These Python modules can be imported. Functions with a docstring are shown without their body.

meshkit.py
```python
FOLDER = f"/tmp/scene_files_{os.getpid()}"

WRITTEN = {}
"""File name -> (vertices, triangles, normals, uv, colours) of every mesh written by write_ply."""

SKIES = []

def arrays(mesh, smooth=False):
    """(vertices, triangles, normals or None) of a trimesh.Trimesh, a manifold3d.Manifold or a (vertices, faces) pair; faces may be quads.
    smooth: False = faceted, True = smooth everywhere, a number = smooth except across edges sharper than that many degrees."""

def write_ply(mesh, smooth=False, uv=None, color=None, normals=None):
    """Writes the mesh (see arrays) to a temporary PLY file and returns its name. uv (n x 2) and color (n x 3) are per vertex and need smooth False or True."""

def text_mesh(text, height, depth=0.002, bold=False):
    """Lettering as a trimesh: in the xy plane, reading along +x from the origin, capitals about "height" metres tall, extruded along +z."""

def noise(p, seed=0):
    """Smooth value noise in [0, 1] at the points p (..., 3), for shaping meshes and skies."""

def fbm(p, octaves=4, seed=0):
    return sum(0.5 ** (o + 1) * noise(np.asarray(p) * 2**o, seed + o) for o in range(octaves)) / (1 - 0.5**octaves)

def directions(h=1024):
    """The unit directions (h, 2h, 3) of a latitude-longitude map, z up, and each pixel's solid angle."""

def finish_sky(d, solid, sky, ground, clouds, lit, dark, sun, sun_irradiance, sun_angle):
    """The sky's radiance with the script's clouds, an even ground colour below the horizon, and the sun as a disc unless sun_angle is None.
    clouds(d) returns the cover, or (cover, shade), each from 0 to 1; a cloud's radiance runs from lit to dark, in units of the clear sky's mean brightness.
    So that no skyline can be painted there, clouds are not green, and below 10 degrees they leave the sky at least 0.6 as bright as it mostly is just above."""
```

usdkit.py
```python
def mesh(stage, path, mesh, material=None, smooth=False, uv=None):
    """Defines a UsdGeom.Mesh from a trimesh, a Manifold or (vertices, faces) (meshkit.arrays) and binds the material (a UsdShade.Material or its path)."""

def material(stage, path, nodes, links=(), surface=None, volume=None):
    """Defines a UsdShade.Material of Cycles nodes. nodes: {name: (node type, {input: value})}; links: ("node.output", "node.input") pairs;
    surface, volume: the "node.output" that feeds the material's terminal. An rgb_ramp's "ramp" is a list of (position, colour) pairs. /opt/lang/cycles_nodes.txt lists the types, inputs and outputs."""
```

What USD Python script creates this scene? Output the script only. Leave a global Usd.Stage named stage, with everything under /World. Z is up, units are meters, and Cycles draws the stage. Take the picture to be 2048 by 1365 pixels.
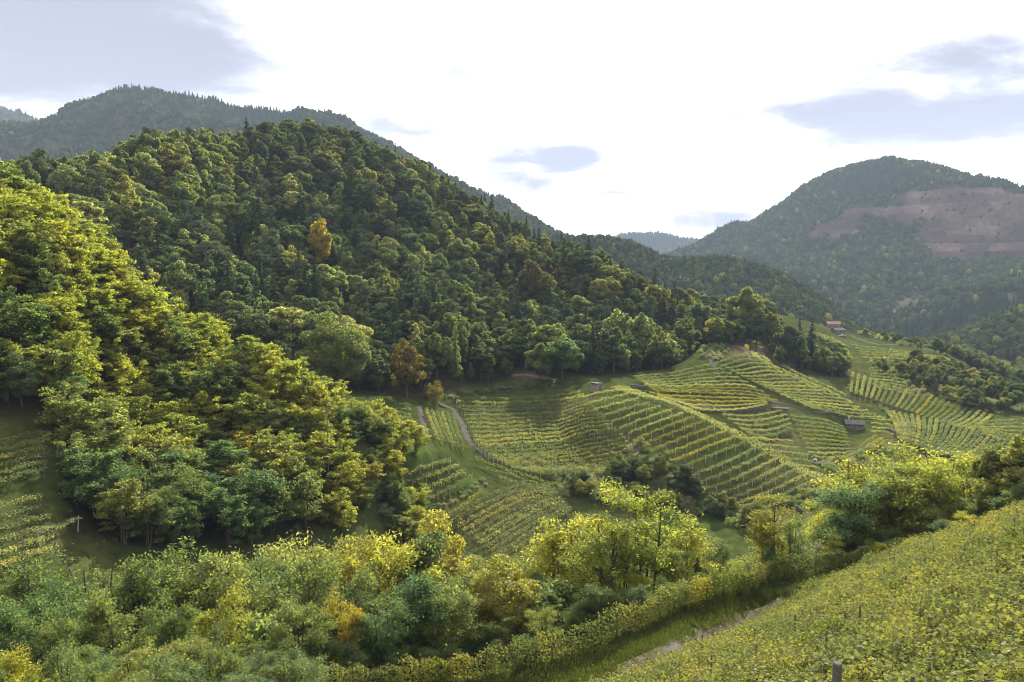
import math, numpy as np, trimesh, usdkit, meshkit
from scipy.interpolate import PchipInterpolator, RegularGridInterpolator
from scipy.ndimage import gaussian_filter
from pxr import Usd, UsdGeom, UsdLux, UsdShade, Gf, Sdf, Vt

stage = Usd.Stage.CreateInMemory()
W = UsdGeom.Xform.Define(stage, '/World')
stage.SetDefaultPrim(W.GetPrim())
UsdGeom.SetStageUpAxis(stage, 'Z')

# ------------------------------------------------------------------ camera, sky, sun, exposure
FPX, CX, CY, HORIZON = 1639.0, 1024.0, 682.5, 520.0
PITCH = math.atan((CY - HORIZON) / FPX)
EXPOSURE = 2.45
SUN_EL, SUN_AZ, SUN_I = math.radians(30), math.radians(16), 0.72
SKY_STRENGTH = 0.1
HAZE = 5e-5

cam = UsdGeom.Camera.Define(stage, '/World/camera')
cam.CreateHorizontalApertureAttr(24.0); cam.CreateVerticalApertureAttr(16.0)
cam.CreateFocalLengthAttr(24.0 * FPX / 2048.0)
cam.CreateClippingRangeAttr(Gf.Vec2f(0.1, 50000.0))
cam.CreateExposureAttr(EXPOSURE)
UsdGeom.Xformable(cam).AddRotateXOp().Set(90.0 - math.degrees(PITCH))

SUN_DIR = np.array([math.sin(SUN_AZ) * math.cos(SUN_EL), math.cos(SUN_AZ) * math.cos(SUN_EL), math.sin(SUN_EL)])
sun = UsdLux.DistantLight.Define(stage, '/World/sun')
sun.CreateNormalizeAttr(True); sun.CreateIntensityAttr(SUN_I); sun.CreateAngleAttr(1.2); sun.CreateColorAttr(Gf.Vec3f(1.0, 0.96, 0.89))
_x = UsdGeom.Xformable(sun); _x.AddRotateZOp().Set(-math.degrees(SUN_AZ)); _x.AddRotateXOp().Set(-(90 - math.degrees(SUN_EL)))

def blob_nodes(nodes, links, name, az, el, wx, wz, src='flat.vector'):
    """a soft elliptical patch of thicker cloud round one direction of the sky: 1 in its middle, 0 outside"""
    nodes[name + 's'] = ('vector_math', {'math_type': 'subtract', 'vector2': (az, el, 0)})
    nodes[name + 'd'] = ('vector_math', {'math_type': 'divide', 'vector2': (wx, wz, 1)})
    nodes[name + 'l'] = ('vector_math', {'math_type': 'length'})
    nodes[name] = ('map_range', {'range_type': 'smoothstep', 'from_min': 1.0, 'from_max': 0.15, 'to_min': 0.0, 'to_max': 1.0, 'clamp': True})
    links += [(src, name + 's.vector1'), (name + 's.vector', name + 'd.vector1'), (name + 'd.vector', name + 'l.vector1'), (name + 'l.value', name + '.value')]

def make_sky():
    N = {'tc': ('texture_coordinate', {}),
         'xyz': ('separate_xyz', {}),
         'azm': ('math', {'math_type': 'arctan2'}),
         'ele': ('math', {'math_type': 'arcsine'}),
         'flat': ('combine_xyz', {}),
         # cloud deck coordinates: direction flattened towards the horizon
         'zb': ('math', {'math_type': 'add', 'value2': 0.16}),
         'zc': ('math', {'math_type': 'maximum', 'value2': 0.05}),
         'px': ('math', {'math_type': 'divide'}), 'py': ('math', {'math_type': 'divide'}),
         'deck': ('combine_xyz', {}),
         'n1': ('noise_texture', {'scale': 1.1, 'detail': 7.0, 'roughness': 0.6, 'distortion': 0.25}),
         'n2': ('noise_texture', {'scale': 3.2, 'detail': 9.0, 'roughness': 0.68, 'distortion': .5}),
         'nm0': ('mix_float', {'fac': 0.5}), 'nm': ('math', {'math_type': 'multiply_add', 'value2': 4.4, 'value3': -1.66}),
         'sky': ('sky_texture', {'sky_type': 'single_scattering', 'sun_disc': False, 'sun_elevation': SUN_EL, 'sun_rotation': SUN_AZ}),
         'bg': ('background_shader', {'strength': SKY_STRENGTH}),
         # brightness of the cloud veil falls off away from the sun
         'sd': ('vector_math', {'math_type': 'dot_product', 'vector2': tuple(SUN_DIR)}),
         'fall': ('map_range', {'range_type': 'smoothstep', 'from_min': 0.80, 'from_max': 0.98, 'to_min': 1.0, 'to_max': 1.6, 'clamp': True}),
         'grey': ('map_range', {'range_type': 'smoothstep', 'from_min': 0.0, 'from_max': 2.15, 'to_min': 0.0, 'to_max': 1.0, 'clamp': True}),
         'veil': ('mix', {'mix_type': 'mix', 'color2': (0.88, 0.9, 1.12)}),
         'veilf': ('vector_math', {'math_type': 'scale', 'vector1': (3.45, 3.47, 3.5)}),
         'cover': ('map_range', {'range_type': 'smoothstep', 'from_min': 0.18, 'from_max': 0.36, 'to_min': 0.97, 'to_max': 1.0, 'clamp': True}),
         'out': ('mix', {'mix_type': 'mix'})}
    L = [('tc.generated', 'xyz.vector'), ('xyz.x', 'azm.value1'), ('xyz.y', 'azm.value2'), ('xyz.z', 'ele.value1'),
         ('azm.value', 'flat.x'), ('ele.value', 'flat.y'),
         ('xyz.z', 'zc.value1'), ('zc.value', 'zb.value1'), ('xyz.x', 'px.value1'), ('zb.value', 'px.value2'), ('xyz.y', 'py.value1'), ('zb.value', 'py.value2'),
         ('px.value', 'deck.x'), ('py.value', 'deck.y'), ('deck.vector', 'n1.vector'), ('deck.vector', 'n2.vector'),
         ('n1.fac', 'nm0.a'), ('n2.fac', 'nm0.b'), ('nm0.result', 'nm.value1'), ('tc.generated', 'sd.vector1'), ('sd.value', 'fall.value')]
    rad = math.radians
    blobs = [(-30, 14.5, 20, 8.5, 1.45), (-21, 12.0, 11, 3.4, .9), (-35, 10.0, 9, 2.4, .9), (1.5, 6.2, 8.0, 3.2, 1.3), (-6, 9.0, 8, 2.4, .9), (13.5, 2.8, 7, 2.0, 1.35), (28, 8.1, 17, 2.5, 1.5), (31, 11.5, 15, 3.0, 1.3), (20, 9.8, 9, 1.8, 1.1), (-3, 12.6, 5.5, 1.8, 1.2), (12.3, 9.4, 5, 1.5, 1.1), (4.5, 7.2, 3.5, 1.1, .9), (7, 4.6, 5, 1.0, .9), (-38, 17, 22, 10, .5), (25, 5.4, 8, 1.4, .9), (-14, 8.4, 8, 2.0, .9)]
    last = 'nm.value'
    for i, (a, e, wx, wz, amt) in enumerate(blobs):
        b = f'blob{i}'
        blob_nodes(N, L, b, rad(a), rad(e), rad(wx), rad(wz))
        N[f'add{i}'] = ('math', {'math_type': 'multiply_add', 'value2': amt})
        L += [(b + '.result', f'add{i}.value1'), (last, f'add{i}.value3')]
        last = f'add{i}.value'
    L += [(last, 'grey.value'), ('grey.result', 'veil.fac'), ('fall.result', 'veilf.scale'), ('veilf.vector', 'veil.color1'),
          ('nm.value', 'cover.value'), ('cover.result', 'out.fac'), ('sky.color', 'out.color1'), ('veil.color', 'out.color2'), ('out.color', 'bg.color')]
    return usdkit.material(stage, '/World/Looks/sky', N, L, surface='bg.background')
dome = UsdLux.DomeLight.Define(stage, '/World/sky')
UsdShade.MaterialBindingAPI.Apply(dome.GetPrim()).Bind(make_sky())

# ------------------------------------------------------------------ helpers
RNG = np.random.default_rng(7)
_names = {}
def numbered(parent, name):
    k = _names.get((parent, name), 0); _names[(parent, name)] = k + 1
    return f'{parent}/{name}' if k == 0 else f'{parent}/{name}_{k:03d}'
def tag(prim, label=None, cat=None, group=None, kind=None):
    p = prim.GetPrim() if hasattr(prim, 'GetPrim') else prim
    for k, v in (('label', label), ('category', cat), ('group', group), ('kind', kind)):
        if v: p.SetCustomDataByKey(k, v)
    return prim
def obj(name, mesh, mat, parent='/World', smooth=False):
    return usdkit.mesh(stage, numbered(str(parent), name), mesh, mat, smooth)
def thing(name, label, cat, loc=(0, 0, 0), rz=0.0, group=None):
    x = UsdGeom.Xform.Define(stage, numbered('/World', name))
    x.AddTranslateOp().Set(Gf.Vec3d(*map(float, loc)))
    if rz: x.AddRotateZOp().Set(math.degrees(rz))
    tag(x, label, cat, group)
    return x
def bind(prim, mat):
    p = prim.GetPrim() if hasattr(prim, 'GetPrim') else prim
    UsdShade.MaterialBindingAPI.Apply(p).Bind(mat)

def ray(px, py):
    px, py = np.asarray(px, float), np.asarray(py, float)
    u, v = (px - CX) / FPX, (CY - py) / FPX
    c, s = math.cos(PITCH), math.sin(PITCH)
    return u, c + v * s, -s + v * c
def P(px, py, D, h=0.0):
    """the point seen at a pixel of the photograph at a horizontal distance D, less a height h"""
    x, y, z = ray(px, py)
    k = D / np.hypot(x, y)
    return x * k, y * k, z * k - h
def project(x, y, z):
    c, s = math.cos(PITCH), math.sin(PITCH)
    f = y * c - z * s
    return CX + FPX * x / f, CY - FPX * (y * s + z * c) / f

def fbm2(x, y, scale, octaves=4, seed=0):
    return meshkit.fbm(np.stack([np.asarray(x) / scale, np.asarray(y) / scale, np.zeros_like(np.asarray(x, float))], -1), octaves, seed)

# ------------------------------------------------------------------ terrain: contour lines of the near valley, each (pixel x, pixel y, distance, height of what stands there)
def near_plane(x, y):
    return -6.2 + np.where(x > 0, .37 * x, .03 * x) - (.488 - .048 * np.clip(-x / 25, 0, 1)) * y
AZG = np.radians(np.linspace(-58, 58, 465))
def from_pixels(line):
    a = np.array([(*l, 0.0)[:4] for l in line], float)
    x, y, z = P(a[:, 0], a[:, 1], a[:, 2], a[:, 3])
    az = np.arctan2(x, y); o = np.argsort(az)
    az, d, z = az[o], a[o, 2], z[o]
    q = np.clip(AZG, az[0], az[-1])
    return PchipInterpolator(az, d)(q), PchipInterpolator(az, z)(q)
def from_plane(line):
    a = np.array(line, float)
    az = np.arctan2((a[:, 0] - CX) / FPX, .97)
    d = PchipInterpolator(az, a[:, 1])(np.clip(AZG, az[0], az[-1]))
    return d, near_plane(d * np.sin(AZG), d * np.cos(AZG))
def from_z(line):
    a = np.array(line, float)
    az = np.arctan2((a[:, 0] - CX) / FPX, 1.0); q = np.clip(AZG, az[0], az[-1])
    return PchipInterpolator(az, a[:, 1])(q), PchipInterpolator(az, a[:, 2])(q)
def mixlines(px_lo, px_hi, A, B):
    """line A left of px_lo, line B right of px_hi"""
    t = np.clip((np.degrees(AZG) - px_lo) / (px_hi - px_lo), 0, 1); t = t * t * (3 - 2 * t)
    return A[0] * (1 - t) + B[0] * t, A[1] * (1 - t) + B[1] * t
ONE = np.ones_like(AZG)
K = []
K.append((0.5 * ONE, -1.75 * ONE))
K.append((2.6 * ONE, -1.8 * ONE))
K.append(from_plane([(-200, 7), (2300, 7)]))
K.append(from_plane([(-200, 20), (2300, 20)]))
K.append(from_plane([(-200, 40), (500, 42), (1000, 42), (2300, 46)]))
EDGE = [(-200, 46), (0, 46), (500, 49), (1000, 50), (1190, 51), (1345, 53), (1430, 65), (1530, 79), (1700, 84), (1850, 86), (2048, 88), (2300, 92)]
K.append(from_plane(EDGE))
K.append(from_pixels([(-300, 1440, 53), (0, 1440, 54), (500, 1385, 57), (900, 1366, 60), (1100, 1322, 60), (1280, 1252, 63), (1400, 1200, 74), (1530, 1167, 88), (1700, 1145, 92), (1850, 1115, 94), (2048, 1070, 97), (2300, 1040, 100)]))
K.append(from_z([(-300, 84, -40), (0, 86, -41), (300, 92, -45), (600, 100, -50), (850, 112, -56), (1200, 122, -60), (1500, 138, -61), (1700, 152, -56), (2048, 168, -52), (2300, 168, -52)]))
K.append(from_pixels([(-300, 1190, 101), (0, 1155, 102), (100, 1130, 106), (250, 1130, 112), (500, 1125, 122), (700, 1115, 135), (850, 1118, 150), (960, 1107, 162), (1100, 1065, 172), (1300, 1050, 185), (1480, 1028, 205), (1650, 1010, 215), (1800, 960, 245), (2048, 945, 262), (2300, 940, 262)]))
K.append(from_pixels([(-300, 860, 134), (0, 872, 133), (100, 880, 133), (250, 865, 142, 8), (500, 900, 143, 8), (700, 950, 147, 7), (850, 1003, 172), (1000, 958, 196), (1070, 943, 205), (1200, 948, 208), (1300, 905, 215), (1400, 922, 216), (1500, 945, 222), (1650, 967, 228), (1750, 922, 270), (1900, 905, 300), (2048, 895, 312), (2300, 890, 312)]))
K.append(from_pixels([(-300, 262, 200, 10), (0, 342, 195, 10), (130, 402, 190, 10), (220, 475, 186, 10), (290, 572, 182, 10), (400, 655, 180, 6), (450, 695, 180, 3.5), (500, 722, 178, 1), (600, 778, 172, 3), (700, 818, 170, 4), (830, 888, 170, 3), (875, 905, 182), (930, 900, 205), (1000, 862, 228), (1100, 855, 235), (1190, 802, 240), (1300, 805, 242), (1400, 838, 244), (1500, 880, 244), (1600, 932, 240), (1680, 962, 244), (1750, 885, 292), (1900, 862, 332), (2048, 862, 342), (2300, 860, 342)]))
K.append(mixlines(-13.5, -11, from_z([(-300, 230, -2), (0, 226, -14), (250, 220, -27), (500, 208, -38), (900, 208, -38)]),
                  from_pixels([(600, 800, 212), (700, 806, 214), (830, 850, 212), (850, 832, 222), (900, 815, 243), (1000, 800, 256), (1100, 790, 259), (1190, 778, 257), (1260, 778, 263), (1350, 806, 266), (1400, 830, 258), (1550, 892, 268), (1650, 925, 266), (1700, 905, 300), (1750, 860, 322), (1900, 842, 362), (2048, 842, 368), (2300, 842, 368)])))
K10 = mixlines(-13.5, -11, from_z([(-300, 262, 8), (0, 258, -6), (250, 250, -21), (500, 236, -34), (900, 236, -34)]),
               from_pixels([(600, 790, 229), (700, 790, 232), (850, 793, 240), (950, 773, 263), (1050, 756, 273), (1150, 753, 274), (1200, 756, 277), (1345, 735, 311), (1420, 691, 346), (1470, 692, 351), (1560, 742, 366), (1690, 756, 391), (1800, 758, 420), (1900, 795, 405), (2048, 800, 412), (2300, 800, 412)]))
K.append(K10)
K.append(from_pixels([(-300, 430, 295, 14), (0, 430, 300, 14), (250, 440, 312, 14), (500, 485, 332, 14), (700, 505, 350, 14), (850, 530, 350, 14), (1000, 602, 338, 14), (1150, 642, 333, 14), (1250, 662, 338, 14), (1345, 690, 345, 12), (1420, 645, 378, 12), (1480, 645, 396, 12), (1560, 692, 402, 10), (1690, 722, 432, 2), (1800, 716, 472), (1900, 732, 502, 1), (2048, 772, 522, 4), (2300, 780, 522, 4)]))
K12 = from_pixels([(-300, 330, 340, 12), (0, 320, 370, 12), (100, 312, 380, 12), (200, 300, 400, 12), (280, 264, 430, 12), (340, 258, 450, 12), (480, 258, 490, 12), (560, 246, 520, 12), (620, 242, 540, 12), (700, 258, 540, 12), (760, 288, 535, 12), (860, 332, 520, 12), (950, 391, 500, 12), (1040, 438, 470, 12), (1100, 468, 450, 12), (1200, 492, 430, 12), (1290, 552, 420, 12), (1340, 568, 440, 12), (1400, 578, 460, 12), (1450, 592, 482, 12), (1490, 600, 502, 6), (1560, 627, 542, 1), (1600, 638, 562, 0), (1665, 655, 602), (1800, 680, 652), (1930, 714, 662), (2048, 750, 662, 2), (2300, 800, 662)])
K.append(K12)
K.append((K12[0] + 90, K12[1] - 34))
K.append((K12[0] + 330, np.minimum(K12[1] - 120, -95)))
K.append((1250 * ONE, -150 * ONE))
KD, KZ = np.array([k[0] for k in K]), np.array([k[1] for k in K])
for i in range(1, len(KD)): KD[i] = np.maximum(KD[i], KD[i - 1] + 1.0)
KD, KZ = gaussian_filter(KD, (0, 1.6)), gaussian_filter(KZ, (0, 1.6))
LD = np.concatenate([np.geomspace(0.6, 60, 90)[:-1], np.linspace(60, 560, 330)[:-1], np.geomspace(560, 1240, 50)])
ZG = np.empty((len(AZG), len(LD)))
for i in range(len(AZG)):
    ZG[i] = PchipInterpolator(KD[:, i], KZ[:, i])(LD)
GX, GY = LD[None] * np.sin(AZG)[:, None], LD[None] * np.cos(AZG)[:, None]
ZG = gaussian_filter(ZG, (0.8, 0.8))
ZG += (fbm2(GX, GY, 9.0, 3, 3) - .5) * np.clip((LD - 8) / 60, 0, 1)[None] * .8
_gi = RegularGridInterpolator((AZG, LD), ZG, bounds_error=False, fill_value=None)
def ground(x, y):
    x, y = np.asarray(x, float), np.asarray(y, float)
    az, d = np.arctan2(x, y), np.hypot(x, y)
    return _gi(np.stack([np.clip(az, AZG[0], AZG[-1]), np.clip(d, LD[0], LD[-1])], -1))
def K_at(k, az):
    return np.interp(az, AZG, KD[k])
IX_EDGE, IX_SHELF, IX_GULLY, IX_BASE, IX_MID, IX_CREST, IX_DIP, IX_FOREST, IX_FMID, IX_FCREST = 5, 6, 7, 8, 9, 10, 11, 12, 13, 14
def cast(px, py, lift=0.0, dlo=10.0, dhi=720.0):
    """first point of the terrain (raised by lift) seen at the pixels, between two distances"""
    px, py = np.atleast_1d(np.asarray(px, float)), np.atleast_1d(np.asarray(py, float))
    x, y, z = ray(px, py); h = np.hypot(x, y); az = np.arctan2(x, y); t = z / h
    D = np.linspace(dlo, dhi, 700)
    g = _gi(np.stack(np.broadcast_arrays(np.clip(az, AZG[0], AZG[-1])[:, None], D[None]), -1)) + lift
    under = g >= t[:, None] * D[None]
    i = np.where(under.any(1), under.argmax(1), np.argmax(g - t[:, None] * D[None], 1))
    d = D[i]
    return np.stack([d * x / h, d * y / h], -1)
def in_poly(px, py, poly):
    from matplotlib.path import Path
    return Path(poly).contains_points(np.stack([px, py], -1))
try:
    import matplotlib  # noqa
except Exception:
    def in_poly(px, py, poly):
        p = np.asarray(poly, float); q = np.roll(p, -1, 0); inside = np.zeros(len(px), bool)
        for (x0, y0), (x1, y1) in zip(p, q):
            c = ((y0 > py) != (y1 > py)) & (px < (x1 - x0) * (py - y0) / (y1 - y0 + 1e-12) + x0)
            inside ^= c
        return inside

# ------------------------------------------------------------------ materials
def leaf_mat(name, cols, trans=0.45, gloss=0.06, rough=0.45, spread=1.0, tint=1.0):
    """foliage: colour runs through cols by plant and by leaf; light passes through the leaves"""
    n = len(cols)
    ramp = [((i + .5) / n, c) for i, c in enumerate(cols)]
    N = {'oi': ('object_info', {}), 'ge': ('geometry', {}),
         'nz': ('noise_texture', {'scale': 0.16, 'detail': 2.0}),
         'a': ('math', {'math_type': 'multiply', 'value2': 0.8 * spread}),
         'b': ('math', {'math_type': 'multiply_add', 'value2': 0.35}),
         'c': ('math', {'math_type': 'multiply_add', 'value2': 0.6}),
         'd': ('math', {'math_type': 'subtract', 'value2': 0.37}),
         'r': ('rgb_ramp', {'ramp': ramp}),
         'br': ('map_range', {'from_min': 0.0, 'from_max': 1.0, 'to_min': 0.72, 'to_max': 1.25}),
         'col': ('vector_math', {'math_type': 'scale'}),
         'tc': ('vector_math', {'math_type': 'multiply', 'vector2': (1.58, 1.68, .85)}),
         'df': ('diffuse_bsdf', {}), 'tr': ('translucent_bsdf', {}), 'gl': ('glossy_bsdf', {'roughness': rough, 'color': (.8, .85, .9)}),
         'm1': ('mix_closure', {'fac': trans}), 'm2': ('mix_closure', {'fac': gloss})}
    L = [('oi.random', 'a.value1'), ('ge.random_per_island', 'b.value1'), ('a.value', 'b.value3'), ('ge.position', 'nz.vector'), ('nz.fac', 'c.value1'), ('b.value', 'c.value3'), ('c.value', 'd.value1'),
         ('d.value', 'r.fac'), ('ge.random_per_island', 'br.value'), ('r.color', 'col.vector1'), ('br.result', 'col.scale'), ('col.vector', 'df.color'), ('col.vector', 'tc.vector1'), ('tc.vector', 'tr.color'),
         ('df.BSDF', 'm1.closure1'), ('tr.BSDF', 'm1.closure2'), ('m1.closure', 'm2.closure1'), ('gl.BSDF', 'm2.closure2')]
    return usdkit.material(stage, '/World/Looks/' + name, N, L, surface='m2.closure')
def rough_mat(name, c1, c2, scale=1.0, detail=5.0, bump=0.0, c3=None):
    N = {'ge': ('geometry', {}), 'n': ('noise_texture', {'scale': scale, 'detail': detail, 'roughness': .6}),
         'r': ('rgb_ramp', {'ramp': [(.3, c1), (.55, c3 or tuple((np.array(c1) + np.array(c2)) / 2)), (.75, c2)]}),
         'p': ('principled_bsdf', {'roughness': .95, 'specular_ior_level': .04})}
    L = [('ge.position', 'n.vector'), ('n.fac', 'r.fac'), ('r.color', 'p.base_color')]
    if bump:
        N['b'] = ('bump', {'strength': .6, 'distance': bump}); L += [('n.fac', 'b.height'), ('b.normal', 'p.normal')]
    return usdkit.material(stage, '/World/Looks/' + name, N, L, surface='p.BSDF')
def vcol_mat(name, s1=.35, s2=6.0):
    N = {'at': ('attribute', {'attribute': 'cover'}), 'ge': ('geometry', {}),
         'n': ('noise_texture', {'scale': s1, 'detail': 6.0, 'roughness': .65}), 'n2': ('noise_texture', {'scale': s2, 'detail': 4.0, 'roughness': .7}),
         'm': ('map_range', {'from_min': .3, 'from_max': .7, 'to_min': .6, 'to_max': 1.4}), 'm2': ('map_range', {'from_min': .3, 'from_max': .7, 'to_min': .7, 'to_max': 1.3}),
         'mm': ('math', {'math_type': 'multiply'}), 'c': ('vector_math', {'math_type': 'scale'}),
         'b': ('bump', {'strength': .7, 'distance': .12}),
         'p': ('diffuse_bsdf', {})}
    L = [('ge.position', 'n.vector'), ('ge.position', 'n2.vector'), ('n.fac', 'm.value'), ('n2.fac', 'm2.value'), ('m.result', 'mm.value1'), ('m2.result', 'mm.value2'), ('at.color', 'c.vector1'), ('mm.value', 'c.scale'),
         ('n2.fac', 'b.height'), ('b.normal', 'p.normal'), ('c.vector', 'p.color')]
    return usdkit.material(stage, '/World/Looks/' + name, N, L, surface='p.BSDF')
M = {}
M['terrain'] = vcol_mat('terrain')
M['far_ground'] = vcol_mat('far_ground', .02, .12)
M['bark'] = rough_mat('bark', (.035, .026, .018), (.085, .07, .05), 6)
M['bark_grey'] = rough_mat('bark_grey', (.07, .062, .05), (.15, .135, .11), 6)
M['dirt'] = rough_mat('dirt', (.032, .026, .02), (.066, .053, .042), .8, 7, .05)
M['dirt_path'] = rough_mat('dirt_path', (.055, .044, .034), (.12, .094, .072), .8, 7, .05)
M['soil'] = rough_mat('soil', (.10, .072, .05), (.19, .145, .105), 1.2, 7, .05)
M['stone'] = rough_mat('stone', (.13, .115, .10), (.30, .27, .24), 2.2, 6, .05)
M['stone_dark'] = rough_mat('stone_dark', (.06, .055, .05), (.16, .15, .135), 2.2, 6, .05)
M['plaster'] = rough_mat('plaster', (.13, .102, .092), (.20, .16, .145), 1.0, 5)
M['white_wall'] = rough_mat('white_wall', (.20, .197, .19), (.32, .315, .30), 1.0, 5)
M['slate'] = rough_mat('slate', (.06, .058, .056), (.11, .107, .104), 3.0, 5)
M['dark_roof'] = rough_mat('dark_roof', (.05, .045, .045), (.10, .09, .085), 2.0, 5)
M['tile_roof'] = rough_mat('tile_roof', (.17, .09, .065), (.27, .15, .11), 2.0, 5)
M['post'] = rough_mat('post', (.20, .19, .175), (.33, .315, .29), 2.0, 4)
M['post_wood'] = rough_mat('post_wood', (.05, .042, .034), (.12, .10, .08), 5.0, 4)
M['post_grey'] = rough_mat('post_grey', (.05, .044, .037), (.11, .10, .085), 9.0, 5, .004)
M['dark_gap'] = rough_mat('dark_gap', (.015, .014, .013), (.03, .028, .026), 2, 2)
M['cream_paint'] = rough_mat('cream_paint', (.22, .19, .15), (.28, .25, .19), 3, 3)
M['tyre'] = rough_mat('tyre', (.02, .02, .02), (.04, .04, .04), 5, 2)
M['glass_dark'] = usdkit.material(stage, '/World/Looks/glass_dark', {'p': ('principled_bsdf', {'base_color': (.03, .035, .04), 'roughness': .12})}, surface='p.BSDF')
M['wire'] = rough_mat('wire', (.2, .2, .2), (.35, .35, .35), 3, 2)

G = dict(
    robinia=[(.085, .125, .022), (.12, .16, .026), (.16, .19, .03), (.19, .205, .03)],
    robinia_yellow=[(.24, .262, .046), (.30, .305, .048), (.345, .33, .048), (.37, .335, .05)],
    robinia_gold=[(.24, .23, .04), (.30, .265, .04), (.35, .285, .04), (.37, .27, .042)],
    robinia_green=[(.07, .125, .028), (.09, .145, .03), (.115, .165, .032), (.15, .185, .034)],
    robinia_blue=[(.085, .14, .034), (.105, .165, .037), (.125, .18, .04), (.155, .19, .04)],
    broad=[(.05, .072, .02), (.068, .09, .022), (.09, .108, .025), (.12, .13, .028)],
    broad_dark=[(.032, .044, .014), (.044, .058, .016), (.058, .07, .018), (.075, .082, .02)],
    broad_olive=[(.08, .095, .02), (.115, .125, .022), (.15, .15, .026), (.18, .165, .026)],
    broad_light=[(.10, .13, .034), (.135, .16, .04), (.165, .18, .044), (.19, .19, .045)],
    broad_rust=[(.10, .085, .022), (.14, .105, .024), (.18, .125, .026), (.20, .125, .028)],
    broad_gold=[(.26, .22, .02), (.36, .26, .02), (.42, .27, .02), (.40, .24, .02)],
    conifer=[(.020, .036, .018), (.030, .048, .021), (.040, .058, .024), (.052, .068, .026)],
    pine=[(.042, .062, .026), (.056, .078, .03), (.072, .092, .034), (.09, .10, .036)],
    shrub=[(.055, .082, .026), (.08, .11, .03), (.11, .13, .034), (.14, .14, .036)],
    shrub_grey=[(.075, .086, .044), (.11, .118, .06), (.14, .142, .075), (.13, .115, .06)],
    vine=[(.105, .13, .024), (.14, .165, .028), (.18, .19, .03), (.22, .205, .03)],
    vine_lime=[(.14, .17, .03), (.18, .205, .034), (.225, .235, .036), (.27, .25, .04)],
    vine_yellow=[(.16, .17, .024), (.22, .21, .026), (.29, .24, .026), (.32, .22, .028)],
    vine_red=[(.15, .15, .024), (.22, .17, .024), (.26, .15, .026), (.19, .08, .024)],
    vine_near=[(.108, .132, .018), (.147, .164, .02), (.185, .188, .02), (.24, .215, .02)],
    vine_near_gold=[(.16, .18, .024), (.27, .24, .024), (.38, .29, .022), (.34, .19, .022)],
    grass=[(.05, .066, .015), (.07, .082, .018), (.092, .092, .024), (.12, .10, .035)],
    far_broad=[(.036, .056, .020), (.05, .07, .022), (.066, .082, .025), (.09, .094, .026)],
    far_conifer=[(.018, .032, .018), (.025, .040, .020), (.033, .048, .022), (.042, .054, .024)],
)
for k, c in G.items():
    if k.startswith('vine'): c = [(a * .80, b * .84, d * 1.15) for a, b, d in c]
    if k.startswith(('broad', 'shrub', 'far', 'pine', 'conifer')) and 'gold' not in k and 'rust' not in k: c = [(a * 2.0, b * 1.82, d * 2.4) for a, b, d in c] if k[:4] not in ('coni', 'pine') else [(a * 1.2, b * 1.15, d * 1.3) for a, b, d in c]
    if k in ('robinia', 'robinia_green', 'robinia_blue', 'vine', 'vine_lime', 'vine_near'): c = [(a * 1.56, b * 1.34, d * 2.3) for a, b, d in c]
    near = k.startswith('vine_near')
    M[k] = leaf_mat(k, c, trans=.3 if 'conifer' in k or k == 'pine' else .42 if near else .62, gloss=.008 if near else (0.004 if k.startswith('far') else .012), rough=.45 if near else .55)

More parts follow.
